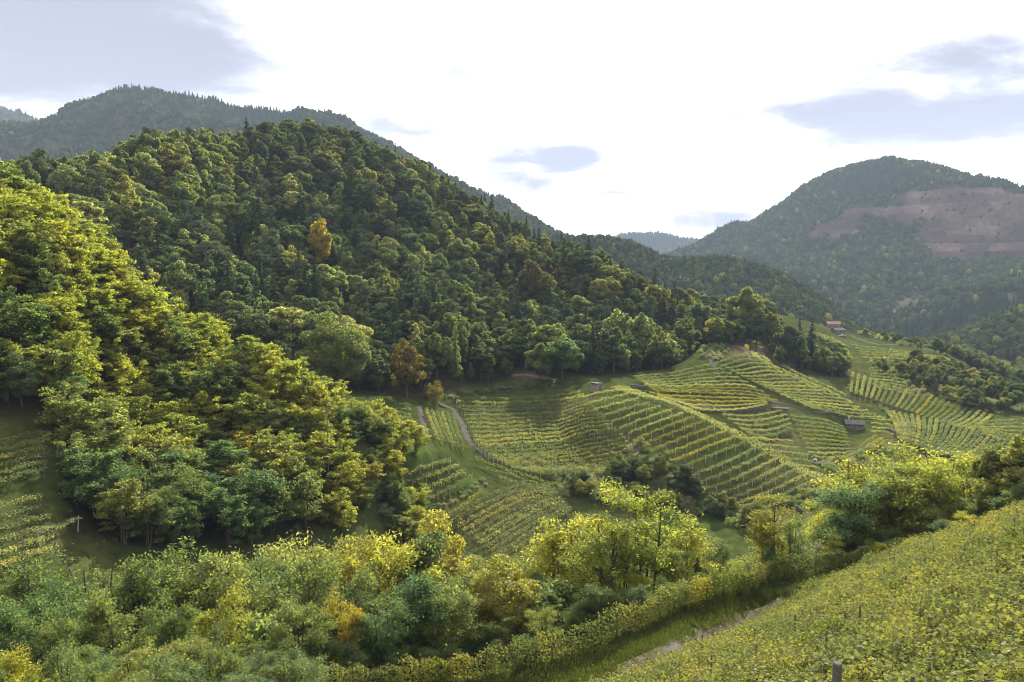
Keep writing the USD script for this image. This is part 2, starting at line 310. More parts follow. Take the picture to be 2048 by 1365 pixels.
# ------------------------------------------------------------------ the land
def veg_mesh(path, V, Fq, cover, mat):
    m = usdkit.mesh(stage, path, (V, Fq), mat, True)
    pv = UsdGeom.PrimvarsAPI(m).CreatePrimvar('cover', Sdf.ValueTypeNames.Color3fArray, 'vertex')
    pv.Set(Vt.Vec3fArray.FromNumpy(np.asarray(cover, np.float32)))
    return m
def grid_faces(a, b):
    i, j = np.meshgrid(np.arange(a - 1), np.arange(b - 1), indexing='ij')
    q = np.stack([i * b + j, (i + 1) * b + j, (i + 1) * b + j + 1, i * b + j + 1], -1).reshape(-1, 4)
    return q[:, ::-1].copy()
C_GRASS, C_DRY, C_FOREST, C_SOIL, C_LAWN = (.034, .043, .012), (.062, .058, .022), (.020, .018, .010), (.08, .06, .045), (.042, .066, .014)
AZ2 = np.repeat(AZG[:, None], len(LD), 1); D2 = np.repeat(LD[None], len(AZG), 0)
PXG, PYG = project(GX, GY, ZG)
cover = np.empty(ZG.shape + (3,)); cover[:] = C_GRASS
dry = np.clip((fbm2(GX, GY, 16., 4, 11) - .5) * 5, 0, 1)[..., None]
cover = cover * (1 - dry * .75) + np.array(C_DRY) * dry * .75
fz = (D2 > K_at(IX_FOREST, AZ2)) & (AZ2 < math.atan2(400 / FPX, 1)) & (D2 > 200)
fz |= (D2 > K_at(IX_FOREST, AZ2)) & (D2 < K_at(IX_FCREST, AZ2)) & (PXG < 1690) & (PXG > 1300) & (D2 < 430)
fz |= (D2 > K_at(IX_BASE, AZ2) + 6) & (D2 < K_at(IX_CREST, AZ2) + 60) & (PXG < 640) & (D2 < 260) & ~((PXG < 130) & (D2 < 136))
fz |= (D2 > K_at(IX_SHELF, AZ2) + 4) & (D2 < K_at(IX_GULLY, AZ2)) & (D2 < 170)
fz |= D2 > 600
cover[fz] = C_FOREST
for (x0, y0, r, c) in ((1500, 705, 40, C_SOIL), (1060, 748, 34, C_SOIL), (825, 905, 36, C_LAWN), (1500, 645, 40, C_DRY), (925, 975, 42, C_LAWN), (1350, 1050, 70, C_LAWN)):
    w = np.clip(1.4 - np.hypot((PXG - x0) / r, (PYG - y0) / (r * .45)), 0, 1)[..., None] * (D2 > 80)[..., None]
    cover = cover * (1 - w) + np.array(c) * w
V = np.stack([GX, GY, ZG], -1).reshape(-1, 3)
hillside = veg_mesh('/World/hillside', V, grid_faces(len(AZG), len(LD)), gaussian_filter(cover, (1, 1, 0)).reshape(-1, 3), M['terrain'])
tag(hillside, 'steep grassy valley sides that carry the vineyards and woods', 'hillside', kind='structure')
vf = usdkit.mesh(stage, '/World/valley_floor', ([(-4500, -150, -161), (4500, -150, -161), (4500, 5100, -161), (-4500, 5100, -161)], [(0, 1, 2, 3)]), M['soil'])
tag(vf, 'low valley ground far below the vineyards', 'valley floor', kind='structure')

# ------------------------------------------------------------------ far hills
AZF = np.radians(np.linspace(-46, 46, 700))
def horizon_of(az, d, z):
    return np.max(z / d, axis=-1)
NEAR_H = np.interp(AZF, AZG, np.max(np.where(LD[None] > 60, (ZG + np.where(D2 < 560, 9.0, 0.0)) / LD[None], -9), 1))
QUARRY = [[(1826, 374), (1900, 380), (1990, 386), (2080, 398), (2080, 521), (1862, 519), (1843, 482), (1862, 445), (1800, 440), (1748, 434), (1788, 402)],
          [(1690, 432), (1745, 404), (1764, 416), (1752, 440), (1700, 470), (1640, 484), (1585, 502), (1650, 456)]]
SCREE = [[(1745, 642), (1795, 604), (1868, 574), (1852, 602), (1782, 655)], [(1940, 606), (1985, 580), (2030, 572), (1998, 598)]]
FAR = {}
def far_hill(name, label, lines, seed, rough=18., back=700., na=260, nt=120, dense=None, carve=None):
    """lines: pixel lines from the foot to the crest, each (px, py, D, tree height)"""
    azs = []
    for l in lines:
        a = np.array([(*q, 0.)[:4] for q in l]); x, y, _ = P(a[:, 0], a[:, 1], a[:, 2]); azs.append(np.arctan2(x, y))
    lo, hi = min(a.min() for a in azs), max(a.max() for a in azs)
    az = np.linspace(lo, hi, na)
    Ds, Zs = [], []
    for l in lines:
        a = np.array([(*q, 0.)[:4] for q in l]); x, y, z = P(a[:, 0], a[:, 1], a[:, 2], a[:, 3]); t = np.arctan2(x, y); o = np.argsort(t)
        q = np.clip(az, t[o][0], t[o][-1])
        Ds.append(PchipInterpolator(t[o], a[o, 2])(q)); Zs.append(PchipInterpolator(t[o], z[o])(q))
    crest = len(Ds) - 1
    Ds.append(Ds[-1] + back * .35); Zs.append(Zs[-1] * .6 - 60)
    Ds.append(Ds[-1] + back * .65); Zs.append(np.full(na, -170.))
    Ds, Zs = np.array(Ds), np.array(Zs)
    u = np.linspace(0, len(Ds) - 1, nt)
    if dense: u = np.unique(np.concatenate([u, np.linspace(*dense)]))
    nt = len(u)
    D = np.stack([PchipInterpolator(np.arange(len(Ds)), Ds[:, i])(u) for i in range(na)])
    Z = np.stack([PchipInterpolator(np.arange(len(Ds)), Zs[:, i])(u) for i in range(na)])
    X, Y = D * np.sin(az)[:, None], D * np.cos(az)[:, None]
    env = np.clip(np.abs(u - crest) / .35, 0, 1)[None] * np.clip(u / .3, 0, 1)[None]
    rid = 1 - np.abs(2 * fbm2(X, Y, 300., 4, seed) - 1) * 2
    Z = Z + env * rough * (rid - .5) + (fbm2(X, Y, 60., 3, seed + 5) - .5) * rough * .35
    # sides of the patch fall to the valley
    edge = np.clip(np.minimum(np.arange(na), np.arange(na)[::-1]) / (na * .02), 0, 1)[:, None]
    px, py = project(X, Y, Z)
    mask = np.zeros(Z.shape)
    col = np.empty(Z.shape + (3,)); col[:] = (.036, .036, .018)
    if carve:
        for polys, c, bench in carve:
            m = np.zeros(Z.size, bool)
            wob = (fbm2(X.ravel(), Y.ravel(), 40., 4, 77) - .5) * 70
            for p in polys: m |= in_poly(px.ravel() + wob, py.ravel() + wob * .7, p)
            m = gaussian_filter(m.reshape(Z.shape).astype(float), 1.2)
            if bench:
                s = 17.0; k = (Z + 6 * (fbm2(X, Y, 120., 2, 5) - .5)) / s; f = k - np.floor(k)
                Z = Z + m * s * (np.clip((f - .35) / .35, 0, 1) - f) * .9
            tone = np.clip((fbm2(X, Y, 48., 5, 31) - .36) * 2.6, 0, 1)[..., None]
            if bench:
                hsh = np.modf(np.abs(np.sin(np.floor(k) * 12.9898) * 43758.5453))[0]
                bed = (.68 + .5 * hsh)[..., None]
                ledge = (np.clip(1 - np.abs(f - .12) / .16, 0, 1) * np.clip((fbm2(X, Y, 40., 3, 61) - .36) * 4, 0, 1))[..., None]
                c = (np.array(c[0]), np.array(c[1]))
                rock = (c[0] * (1 - tone) + c[1] * tone) * bed * (1 - ledge) + np.array((.034, .044, .02)) * ledge
                c = (rock, rock)
            col = col * (1 - m[..., None]) + m[..., None] * (np.asarray(c[0]) * (1 - tone) + np.asarray(c[1]) * tone)
            mask = np.maximum(mask, m)
    V = np.stack([X, Y, Z], -1).reshape(-1, 3)
    h = veg_mesh(numbered('/World', name), V, grid_faces(na, nt), col.reshape(-1, 3), M['far_ground'])
    tag(h, label, 'hill', kind='structure')
    gi = RegularGridInterpolator((az, u), np.stack([X, Y, Z, mask], -1))
    hor = np.max(np.where((u <= crest + .3)[None], Z / D, -9), 1)
    FAR[label] = (az, u, gi, crest, D, hor)
    return az, u, gi, crest, D, hor
blue = far_hill('mountain', 'distant blue mountain shoulder behind the darker wooded mountain', [[(-260, 330, 3300), (0, 330, 3300), (160, 330, 3300)], [(-260, 210, 3700), (-100, 216, 3700), (0, 231, 3700), (30, 237, 3700), (60, 250, 3700), (100, 262, 3700), (160, 290, 3700)]], 1, 40, 700, 100, 60)
left_mt = far_hill('mountain', 'dark wooded mountain with conifer skyline behind the nearer forest', [
    [(-320, 700, 1050), (0, 700, 1050), (600, 700, 1050), (1000, 700, 1050), (1140, 700, 1050)],
    [(-320, 420, 1500), (0, 400, 1500), (300, 370, 1500), (600, 360, 1500), (800, 400, 1450), (1000, 470, 1400), (1140, 520, 1400)],
    [(-320, 300, 2300, 14), (-150, 285, 2300, 14), (0, 262, 2300, 14), (60, 256, 2300, 14), (100, 243, 2300, 14), (150, 221, 2300, 14), (210, 201, 2300, 14), (250, 189, 2300, 14), (285, 185, 2300, 14), (330, 192, 2300, 14), (360, 197, 2250, 14), (420, 207, 2200, 14), (480, 214, 2200, 14), (540, 221, 2150, 14), (590, 223, 2100, 14), (640, 233, 2050, 14), (700, 254, 2000, 14), (760, 278, 1950, 14), (800, 291, 1900, 14), (860, 324, 1850, 14), (900, 342, 1800, 14), (950, 371, 1800, 14), (980, 381, 1800, 14), (1010, 387, 1750, 14), (1040, 411, 1750, 14), (1070, 439, 1700, 14), (1095, 459, 1700, 14), (1140, 500, 1700, 14)]], 2, 70, 900, 320, 130)
gap = far_hill('mountain', 'pale hazy ridge closing the gap in the valley', [[(1220, 560, 3600), (1480, 560, 3600)], [(1220, 480, 4300, 12), (1270, 472, 4300, 12), (1310, 472, 4300, 12), (1350, 478, 4300, 12), (1400, 486, 4300, 12), (1480, 502, 4300, 12)]], 3, 40, 500, 90, 50)
quarry = far_hill('mountain', 'rounded wooded mountain scarred by a terraced reddish quarry', [
    [(1300, 720, 1180), (1500, 720, 1180), (1750, 720, 1180), (2048, 720, 1180), (2330, 720, 1180)],
    [(1300, 600, 1700), (1400, 570, 1650), (1500, 560, 1560), (1600, 600, 1450), (1700, 648, 1340), (1750, 655, 1300), (1850, 632, 1330), (1950, 605, 1360), (2048, 590, 1380), (2330, 570, 1400)],
    [(1300, 560, 2200), (1400, 520, 2150), (1480, 515, 2050), (1560, 515, 1950), (1700, 505, 1900), (1790, 512, 1860), (1850, 520, 1830), (2048, 524, 1830), (2330, 525, 1830)],
    [(1300, 540, 2300), (1400, 500, 2300), (1500, 475, 2250), (1600, 450, 2160), (1700, 425, 2100), (1790, 400, 2070), (1850, 380, 2060), (2048, 392, 2060), (2330, 440, 2060)],
    [(1300, 560, 2500, 14), (1385, 506, 2500, 14), (1400, 487, 2500, 14), (1440, 462, 2500, 14), (1470, 447, 2500, 14), (1497, 445, 2500, 14), (1520, 432, 2500, 14), (1560, 407, 2500, 14), (1600, 377, 2500, 14), (1650, 347, 2500, 14), (1700, 329, 2500, 14), (1750, 318, 2500, 14), (1780, 316, 2500, 14), (1810, 322, 2500, 14), (1850, 329, 2500, 14), (1900, 345, 2450, 14), (1950, 359, 2400, 14), (2000, 377, 2400, 14), (2048, 392, 2400, 14), (2330, 470, 2400, 14)]], 4, 34, 900, 330, 120, dense=(1.9, 3.3, 200),
    carve=[(QUARRY, ((.06, .041, .034), (.105, .074, .062)), True), (SCREE, ((.034, .031, .026), (.056, .049, .043)), False)])
midhill = far_hill('hill', 'low dark wooded hill in front of the quarry mountain', [
    [(1050, 740, 760), (1400, 740, 760), (1600, 740, 760), (1760, 730, 760)],
    [(1050, 600, 850), (1300, 590, 850), (1500, 610, 850), (1640, 650, 850), (1700, 680, 850), (1760, 690, 850)],
    [(1050, 470, 1080, 11), (1090, 466, 1080, 11), (1130, 470, 1080, 11), (1170, 471, 1080, 11), (1230, 475, 1080, 11), (1262, 483, 1070, 11), (1300, 498, 1060, 11), (1330, 513, 1050, 11), (1390, 515, 1040, 11), (1440, 512, 1030, 11), (1480, 516, 1020, 11), (1540, 532, 1010, 11), (1600, 560, 1000, 11), (1650, 592, 1000, 11), (1700, 632, 990, 11), (1730, 658, 980, 11), (1760, 690, 980, 11)]], 6, 22, 300, 240, 110)
rhill = far_hill('hill', 'wooded hill shoulder rising behind the far vineyard plateau', [
    [(1860, 760, 820), (2048, 760, 820), (2330, 760, 820)], [(1860, 710, 880), (2048, 680, 880), (2330, 640, 880)],
    [(1860, 692, 960, 10), (1900, 670, 980, 10), (1940, 648, 1000, 10), (1990, 622, 1000, 10), (2048, 602, 1000, 10), (2150, 580, 1000, 10), (2330, 560, 1000, 10)]], 8, 16, 300, 120, 70)

# ------------------------------------------------------------------ plants: meshes
def leaves(c, n, length, width, rng, up=0.35, fold=0.25):
    """leaf-shaped faces at the points c, mostly facing the directions n"""
    k = len(c)
    n = n + rng.normal(0, .55, (k, 3)); n[:, 2] += up
    n /= np.linalg.norm(n, axis=1, keepdims=True) + 1e-9
    a = rng.normal(0, 1, (k, 3)); a -= n * (a * n).sum(1, keepdims=True); a /= np.linalg.norm(a, axis=1, keepdims=True) + 1e-9
    b = np.cross(n, a)
    l = length * rng.uniform(.65, 1.25, (k, 1)); w = width * rng.uniform(.7, 1.2, (k, 1))
    v = np.stack([c - a * l * .5, c + b * w * .5 - n * w * fold * .3 + a * l * .05, c + a * l * .5 - n * l * fold * .4, c - b * w * .5 - n * w * fold * .3 + a * l * .05], 1).reshape(-1, 3)
    i = np.arange(k)[:, None] * 4
    f = np.concatenate([i + [0, 1, 2], i + [0, 2, 3]])
    return v, f
def tube(pts, rad, sides=5):
    p = np.asarray(pts, float); r = np.broadcast_to(rad, (len(p),))
    t = np.gradient(p, axis=0); t /= np.linalg.norm(t, axis=1, keepdims=True) + 1e-9
    ref = np.where(np.abs(t[:, 2:3]) < .9, [[0, 0, 1.]], [[1., 0, 0]])
    a = np.cross(t, ref); a /= np.linalg.norm(a, axis=1, keepdims=True) + 1e-9; b = np.cross(t, a)
    g = np.arange(sides) * 2 * np.pi / sides
    v = p[:, None] + r[:, None, None] * (np.cos(g)[None, :, None] * a[:, None] + np.sin(g)[None, :, None] * b[:, None])
    i, j = np.meshgrid(np.arange(len(p) - 1), np.arange(sides), indexing='ij')
    q = np.stack([i * sides + j, i * sides + (j + 1) % sides, (i + 1) * sides + (j + 1) % sides, (i + 1) * sides + j], -1).reshape(-1, 4)
    return v.reshape(-1, 3), np.vstack([q[:, [0, 1, 2]], q[:, [0, 2, 3]]])
def join(parts):
    vs, fs, n = [], [], 0
    for v, f in parts:
        vs.append(v); fs.append(f + n); n += len(v)
    return np.vstack(vs), np.vstack(fs)
def bent(p0, p1, rng, sag=.08, n=5):
    t = np.linspace(0, 1, n)[:, None]; p = p0 + (p1 - p0) * t
    L = np.linalg.norm(p1 - p0)
    return p + rng.normal(0, abs(sag) * L * .5, 3) * np.sin(t * np.pi) + np.array([0, 0, sag * L]) * np.sin(t * np.pi)

def make_robinia(seed, tufts=95, per=95, stems=2, leaf=(.30, .13), slim=1.0, low=.22, up=1.0, spread=1.0):
    """unit height 10 m; airy sprays at the ends of thin, rising limbs, uneven top"""
    r = np.random.default_rng(seed); wood, lv = [], []
    trunks = []
    for s in range(stems):
        a = r.uniform(0, 6.28) if s == 0 else a + r.uniform(1.6, 3.2); lean = r.uniform(.5, 1.5) * slim if stems > 1 else r.uniform(0, .5)
        top = np.array([math.cos(a) * lean, math.sin(a) * lean, r.uniform(7.6, 9.2)])
        pts = bent(np.array([math.cos(a) * .15, math.sin(a) * .15, -.6]), top, r, .03, 8)
        wood.append(tube(pts, np.linspace(.15, .03, 8), 6)); trunks.append(pts)
    nl = int(tufts / 4.5)                     # limbs, each with a handful of sprays
    for i in range(nl):
        pts = trunks[r.integers(len(trunks))]
        h = low + (1 - low) * ((i + r.random()) / nl) ** .9
        bi = np.interp(max(h - r.uniform(.14, .3), .07), np.linspace(0, 1, len(pts)), np.arange(len(pts)))
        b = np.array([np.interp(bi, np.arange(len(pts)), pts[:, q]) for q in range(3)])
        prof = math.sin(min(1, (h - low * .55) / .5) * math.pi * .5) * (1 - max(0, h - .6) / .46) ** .6
        R = slim * (2.5 * prof + .3) * r.uniform(.6, 1.25); a = r.uniform(0, 6.28)
        tip = np.array([b[0] + math.cos(a) * R, b[1] + math.sin(a) * R, h * 9.4 + r.normal(0, .45)])
        limb = bent(b, tip, r, -.10, 5); wood.append(tube(limb, np.linspace(.055, .014, 5), 3))
        ns = int(r.integers(3, 7))
        for j in range(ns):
            t = r.uniform(.35, 1.0); p0 = np.array([np.interp(t * 4, np.arange(5), limb[:, q]) for q in range(3)])
            d = np.array([math.cos(a) * .6 + r.normal(0, .6), math.sin(a) * .6 + r.normal(0, .6), .35 * up + r.normal(0, .35)]); d /= np.linalg.norm(d)
            L = r.uniform(.7, 1.7) * (.7 + .3 * slim); p1 = p0 + d * L
            wood.append(tube(np.stack([p0, p1]), np.array([.02, .008]), 3))
            k = int(per * r.uniform(.5, 1.3)); u = r.random(k) ** .7
            c = p0 + d * L * u[:, None] * 1.05 + r.normal(0, 1, (k, 3)) * np.array([.36, .36, .17]) * spread * (.45 + .75 * np.sin(u * 2.6))[:, None]
            c[:, 2] -= .10 * u
            lv.append(leaves(c, np.tile([0, 0, .6], (k, 1)) + r.normal(0, .3, (k, 3)), leaf[0], leaf[1], r, .5))
    return join(wood), join(lv)
def make_broad(seed, lumps=58, per=120, leaf=(.52, .38), shape=(3.6, 3.6, 4.4), zc=5.6, open_=.0):
    """10 m tall round crown made of many leafy boughs"""
    r = np.random.default_rng(seed); wood, lv = [], []
    wood.append(tube(bent(np.array([0, 0, -.8]), np.array([r.normal(0, .3), r.normal(0, .3), 6.5]), r, .02, 6), np.linspace(.24, .07, 6), 6))
    S = np.array(shape)
    for i in range(lumps):
        q = r.normal(0, 1, 3); q /= np.linalg.norm(q); q[2] = q[2] * .9 + .12
        rad = r.uniform(.62, .93)
        wob = 1 + .22 * math.sin(q[0] * 3 + seed) * math.cos(q[1] * 3 + seed * 2)
        if q[2] > 0: q[:2] *= 1 - .38 * q[2]
        c0 = np.array([0, 0, zc]) + q * S * rad * wob + r.normal(0, .22, 3)
        if c0[2] < 1.2: c0[2] = 1.2 + r.random() * .5
        if i % 3 == 0: wood.append(tube(bent(np.array([0, 0, r.uniform(2, 5)]), c0, r, .06, 4), np.linspace(.08, .02, 4), 3))
        lr = r.uniform(.55, 1.4) * (S[0] / 3.6)
        k = int(per * r.uniform(.7, 1.3) * lr ** 1.6)
        d = r.normal(0, 1, (k, 3)) + q * .5; d /= np.linalg.norm(d, axis=1, keepdims=True)
        c = c0 + d * lr * r.uniform(.55, 1.05, (k, 1)) * [1, 1, .82]
        lv.append(leaves(c, d * .9 + q * .3, leaf[0], leaf[1], r, .25))
    k = 260  # inner foliage
    q = r.normal(0, 1, (k, 3)); q /= np.linalg.norm(q, axis=1, keepdims=True); c = np.array([0, 0, zc]) + q * S * .6 * r.random((k, 1)) ** .33
    lv.append(leaves(c, q, leaf[0] * 1.9, leaf[1] * 1.9, r))
    return join(wood), join(lv)
def make_conifer(seed, whorls=26, spread=2.0):
    r = np.random.default_rng(seed); lv = []
    wood = tube(np.array([[0, 0, -.6], [0, 0, 3], [0, 0, 6], [0, 0, 9.7]]), np.array([.2, .16, .1, .02]), 6)
    for w in range(whorls):
        z = .9 + 9.0 * (w + r.random() * .5) / whorls
        R = spread * (1 - z / 10.1) ** .85 + .08
        nb = max(4, int(9 * R / spread) + 3)
        for b in range(nb):
            a = r.uniform(0, 6.28); L = R * r.uniform(.7, 1.15); n = max(4, int(L * 13))
            s = r.random(n) ** .8
            ang = a + r.normal(0, .16, n)
            c = np.stack([np.cos(ang) * L * s, np.sin(ang) * L * s, z - .42 * L * s ** 1.3 + r.normal(0, .05, n)], -1)
            lv.append(leaves(c, np.tile([math.cos(a) * .4, math.sin(a) * .4, .8], (n, 1)), .46, .2, r, .2))
    return wood, join(lv)
def make_pine(seed):
    r = np.random.default_rng(seed); lv, wood = [], []
    wood.append(tube(bent(np.array([0, 0, -.6]), np.array([.3, .1, 9.2]), r, .02, 6), np.linspace(.2, .05, 6), 6))
    for i in range(26):
        h = .38 + .6 * (i + r.random()) / 26; a = r.uniform(0, 6.28); R = (2.3 * (1 - (h - .5) ** 2 * 2.4)) * r.uniform(.45, 1.0)
        t = np.array([math.cos(a) * R, math.sin(a) * R, h * 9.6]); wood.append(tube(bent(np.array([.1, 0, h * 9.6 - .7]), t, r, .05, 4), np.linspace(.06, .02, 4), 3))
        k = 90; q = r.normal(0, 1, (k, 3)); q /= np.linalg.norm(q, axis=1, keepdims=True)
        lv.append(leaves(t + q * [.95, .95, .48] * r.uniform(.5, 1, (k, 1)), q, .5, .2, r, .5))
    return join(wood), join(lv)
def make_shrub(seed, lumps=16, per=95, leaf=(.2, .12)):
    """unit: 3 m tall, 3.4 m wide"""
    r = np.random.default_rng(seed); wood, lv = [], []
    for i in range(lumps):
        a = r.uniform(0, 6.28); R = 1.25 * math.sqrt(r.random()); z = (2.4 - .75 * R * R) * r.uniform(.35, 1.0) + .1
        c0 = np.array([math.cos(a) * R, math.sin(a) * R, z])
        wood.append(tube(bent(np.array([r.normal(0, .1), r.normal(0, .1), -.4]), c0, r, .06, 4), np.linspace(.035, .01, 4), 3))
        k = int(per * r.uniform(.7, 1.3)); d = r.normal(0, 1, (k, 3)); d /= np.linalg.norm(d, axis=1, keepdims=True)
        c = c0 + d * r.uniform(.45, .75) * r.uniform(.3, 1.05, (k, 1)) * [1, 1, .8]
        lv.append(leaves(c, d * .7, leaf[0], leaf[1], r, .4))
    return join(wood), join(lv)

LIB = '/World/Library'
stage.CreateClassPrim(LIB)
PROTO = {}
def proto(kind, i, wood, crown, wood_mat):
    path = f'{LIB}/{kind}_{i}'
    stage.CreateClassPrim(path)
    usdkit.mesh(stage, path + '/trunk', wood, wood_mat, True)
    usdkit.mesh(stage, path + '/crown', crown)          # its leaf material comes from the plant that refers to it
    PROTO.setdefault(kind, []).append(path)
for i in range(4):
    proto('robinia', i, *make_robinia(100 + i, 125, 110, 1 + i % 3), M['bark'])
for i in range(3):
    proto('robinia_slim', i, *make_robinia(150 + i, 70, 100, 1, slim=.6, low=.12), M['bark'])
for i in range(3):
    proto('robinia_open', i, *make_robinia(170 + i, 88, 88, 3, slim=1.0, low=.36), M['bark'])
for i in range(5):
    proto('robinia_mid', i, *make_robinia(120 + i, 110, 74, 1 + i % 3, leaf=(.42, .23), low=.3, slim=1.05, spread=.8), M['bark'])
for i in range(7):
    sh = [(3.4, 3.4, 4.3), (4.0, 3.8, 4.2), (2.9, 3.0, 4.4), (3.6, 3.4, 4.1), (2.5, 2.4, 4.5), (1.9, 2.0, 4.6), (2.2, 1.9, 4.6)][i]
    proto('broad', i, *make_broad(200 + i, shape=sh), M['bark'])
for i in range(3):
    proto('broad_fine', i, *make_broad(250 + i, 60, 300, (.3, .2), [(3.4, 3.4, 4.3), (3.9, 3.7, 4.2), (2.8, 3.0, 4.4)][i]), M['bark'])
for i in range(3):
    proto('conifer', i, *make_conifer(300 + i, spread=[2.0, 1.6, 2.3][i]), M['bark'])
for i in range(2):
    proto('pine', i, *make_pine(330 + i), M['bark_grey'])
for i in range(4):
    proto('shrub', i, *make_shrub(400 + i), M['bark'])

def trs(x, y, z, rz, sx, sz):
    return Gf.Matrix4d(1).SetScale(Gf.Vec3d(sx, sx, sz)) * Gf.Matrix4d(1).SetRotate(Gf.Rotation(Gf.Vec3d(0, 0, 1), math.degrees(rz))) * Gf.Matrix4d(1).SetTranslate(Gf.Vec3d(x, y, z))
def plant(name, kind, mat, x, y, h, w=None, label=None, cat='tree', group=None, rng=RNG, z=None, variant=None):
    """one plant as a thing of its own: trunk and crown"""
    unit = 3.0 if kind == 'shrub' else 10.0
    g = float(ground(x, y)) if z is None else z
    sz = h / unit; sx = (w if w else 1.0) * sz * rng.uniform(.9, 1.12)
    p = UsdGeom.Xform.Define(stage, numbered('/World', name))
    ps = PROTO[kind]
    p.GetPrim().GetReferences().AddInternalReference(ps[int(rng.integers(len(ps))) if variant is None else variant])
    p.GetPrim().SetInstanceable(True)
    p.AddTransformOp().Set(trs(x, y, g - .05, rng.uniform(0, 6.28), sx, sz))
    bind(p, M[mat]); tag(p, label, cat, group)
    return p
def scatter(name, label, cat, protos, idx, mats):
    """uncountable plants as one object; protos: (class path, material)"""
    pi = UsdGeom.PointInstancer.Define(stage, numbered('/World', name))
    targets = []
    for i, (cp, m) in enumerate(protos):
        q = UsdGeom.Xform.Define(stage, f'{pi.GetPath()}/plant_{i}')
        q.GetPrim().GetReferences().AddInternalReference(cp); bind(q, M[m]); targets.append(q.GetPath())
    pi.CreatePrototypesRel().SetTargets(targets)
    pos, rz, sc = mats
    n = len(pos)
    pi.CreateProtoIndicesAttr(Vt.IntArray.FromNumpy(np.asarray(idx, np.int32)))
    pi.CreatePositionsAttr(Vt.Vec3fArray.FromNumpy(np.asarray(pos, np.float32)))
    pi.CreateScalesAttr(Vt.Vec3fArray.FromNumpy(np.asarray(sc, np.float32)))
    o = np.zeros((n, 4), np.float32); o[:, 0] = np.cos(rz / 2); o[:, 3] = np.sin(rz / 2)
    pi.CreateOrientationsAttr(Vt.QuathArray([Gf.Quath(float(a), 0, 0, float(d)) for a, _, _, d in o]))
    tag(pi, label, cat, kind='stuff')
    return pi

# far woods: one object for each hill
def lump(seed, n=1):
    r = np.random.default_rng(seed); m = trimesh.creation.icosphere(2, 1.0); v = m.vertices
    s = 1 + .5 * (meshkit.fbm(v * 1.6 + seed * 7.3, 3, seed) - .5) * 2
    return v * s[:, None] * [4.2, 4.2, 5.2] + [0, 0, 6.0], m.faces
def far_cone(seed):
    r = np.random.default_rng(seed); parts = []
    for z0, z1, R in ((1.5, 8, 2.7), (4.5, 10.5, 2.1), (8, 13.5, 1.4)):
        k = 7; a = np.arange(k) * 6.283 / k + r.random(); rr = R * r.uniform(.7, 1.2, k)
        v = np.vstack([np.stack([np.cos(a) * rr, np.sin(a) * rr, z0 + r.normal(0, .3, k)], -1), [[0, 0, z1]]])
        parts.append((v, np.array([(j, (j + 1) % k, k) for j in range(k)])))
    return join(parts)
for i in range(4):
    p = f'{LIB}/far_broad_{i}'; stage.CreateClassPrim(p); usdkit.mesh(stage, p + '/crown', lump(i + 1)); PROTO.setdefault('far_broad', []).append(p)
for i in range(2):
    p = f'{LIB}/far_conifer_{i}'; stage.CreateClassPrim(p); usdkit.mesh(stage, p + '/crown', far_cone(i)); PROTO.setdefault('far_conifer', []).append(p)
def far_wood(hill, name, label, n, conif, seed, blockers=(), scale=1.0, gold=.02):
    az, u, gi, crest, D, hor = hill
    r = np.random.default_rng(seed)
    a, t = r.uniform(az[0], az[-1], n * 4), r.uniform(.15, crest + .25, n * 4)
    # even density over the ground: keep in proportion to D * dD/du
    w = RegularGridInterpolator((az, u), np.abs(np.gradient(D, u, axis=1)) * D)(np.stack([a, t], -1))
    keep = r.random(len(a)) < w / np.percentile(w, 92)
    q = gi(np.stack([a, t], -1)); x, y, z, m = q.T
    el = (z + 16) / np.hypot(x, y)
    hz = np.interp(a, AZF, NEAR_H)
    for b in blockers: hz = np.maximum(hz, np.interp(a, b[0], b[5], left=-9, right=-9))
    keep &= (el > hz - .012) & (m < r.random(len(m)) * 1.12) & (np.abs(a) < math.radians(40))
    # clearings
    x, y, z = x[keep][:n], y[keep][:n], z[keep][:n]
    k = len(x)
    nz = fbm2(x, y, 220., 3, seed)
    con = r.random(k) < np.clip(conif + (nz - .5) * 2.2, 0, 1)
    idx = np.where(con, 4 + r.integers(0, 2, k), r.integers(0, 4, k))
    gl = (~con) & (r.random(k) < gold + .25 * np.clip(fbm2(x, y, 90., 2, seed + 3) - .62, 0, 1))
    idx = np.where(gl, 6 + r.integers(0, 2, k), idx)
    s = r.uniform(.7, 1.25, k) * scale * np.where(m[keep][:n] > .5, .5, 1.0)
    protos = [(PROTO['far_broad'][i], 'far_broad') for i in range(4)] + [(PROTO['far_conifer'][i], 'far_conifer') for i in range(2)] + [(PROTO['far_broad'][i], 'broad_olive') for i in range(2)]
    scatter(name, label, 'wood', protos, idx, (np.stack([x, y, z - .8], -1), r.uniform(0, 6.28, k), np.stack([s, s, s * r.uniform(.85, 1.25, k)], -1)))
far_wood(blue, 'distant_woods', 'blue distant woods on the mountain shoulder at the frame edge', 1200, .5, 41, (left_mt,), 2.6)
far_wood(left_mt, 'distant_woods', 'dark mixed woods covering the big mountain behind the forest', 16000, .62, 42, (), .85)
far_wood(gap, 'distant_woods', 'faint woods on the pale ridge in the gap', 1500, .4, 43, (midhill, quarry), 2.2)
far_wood(quarry, 'distant_woods', 'mixed woods round the quarry on the rounded mountain', 19000, .42, 44, (midhill, rhill), 1.0, .05)
far_wood(midhill, 'distant_woods', 'dense woods on the low dark hill across the gorge', 5200, .2, 45, (), .72, .03)
far_wood(rhill, 'distant_woods', 'green woods on the hill shoulder behind the plateau', 2600, .15, 46, (), .75, .06)

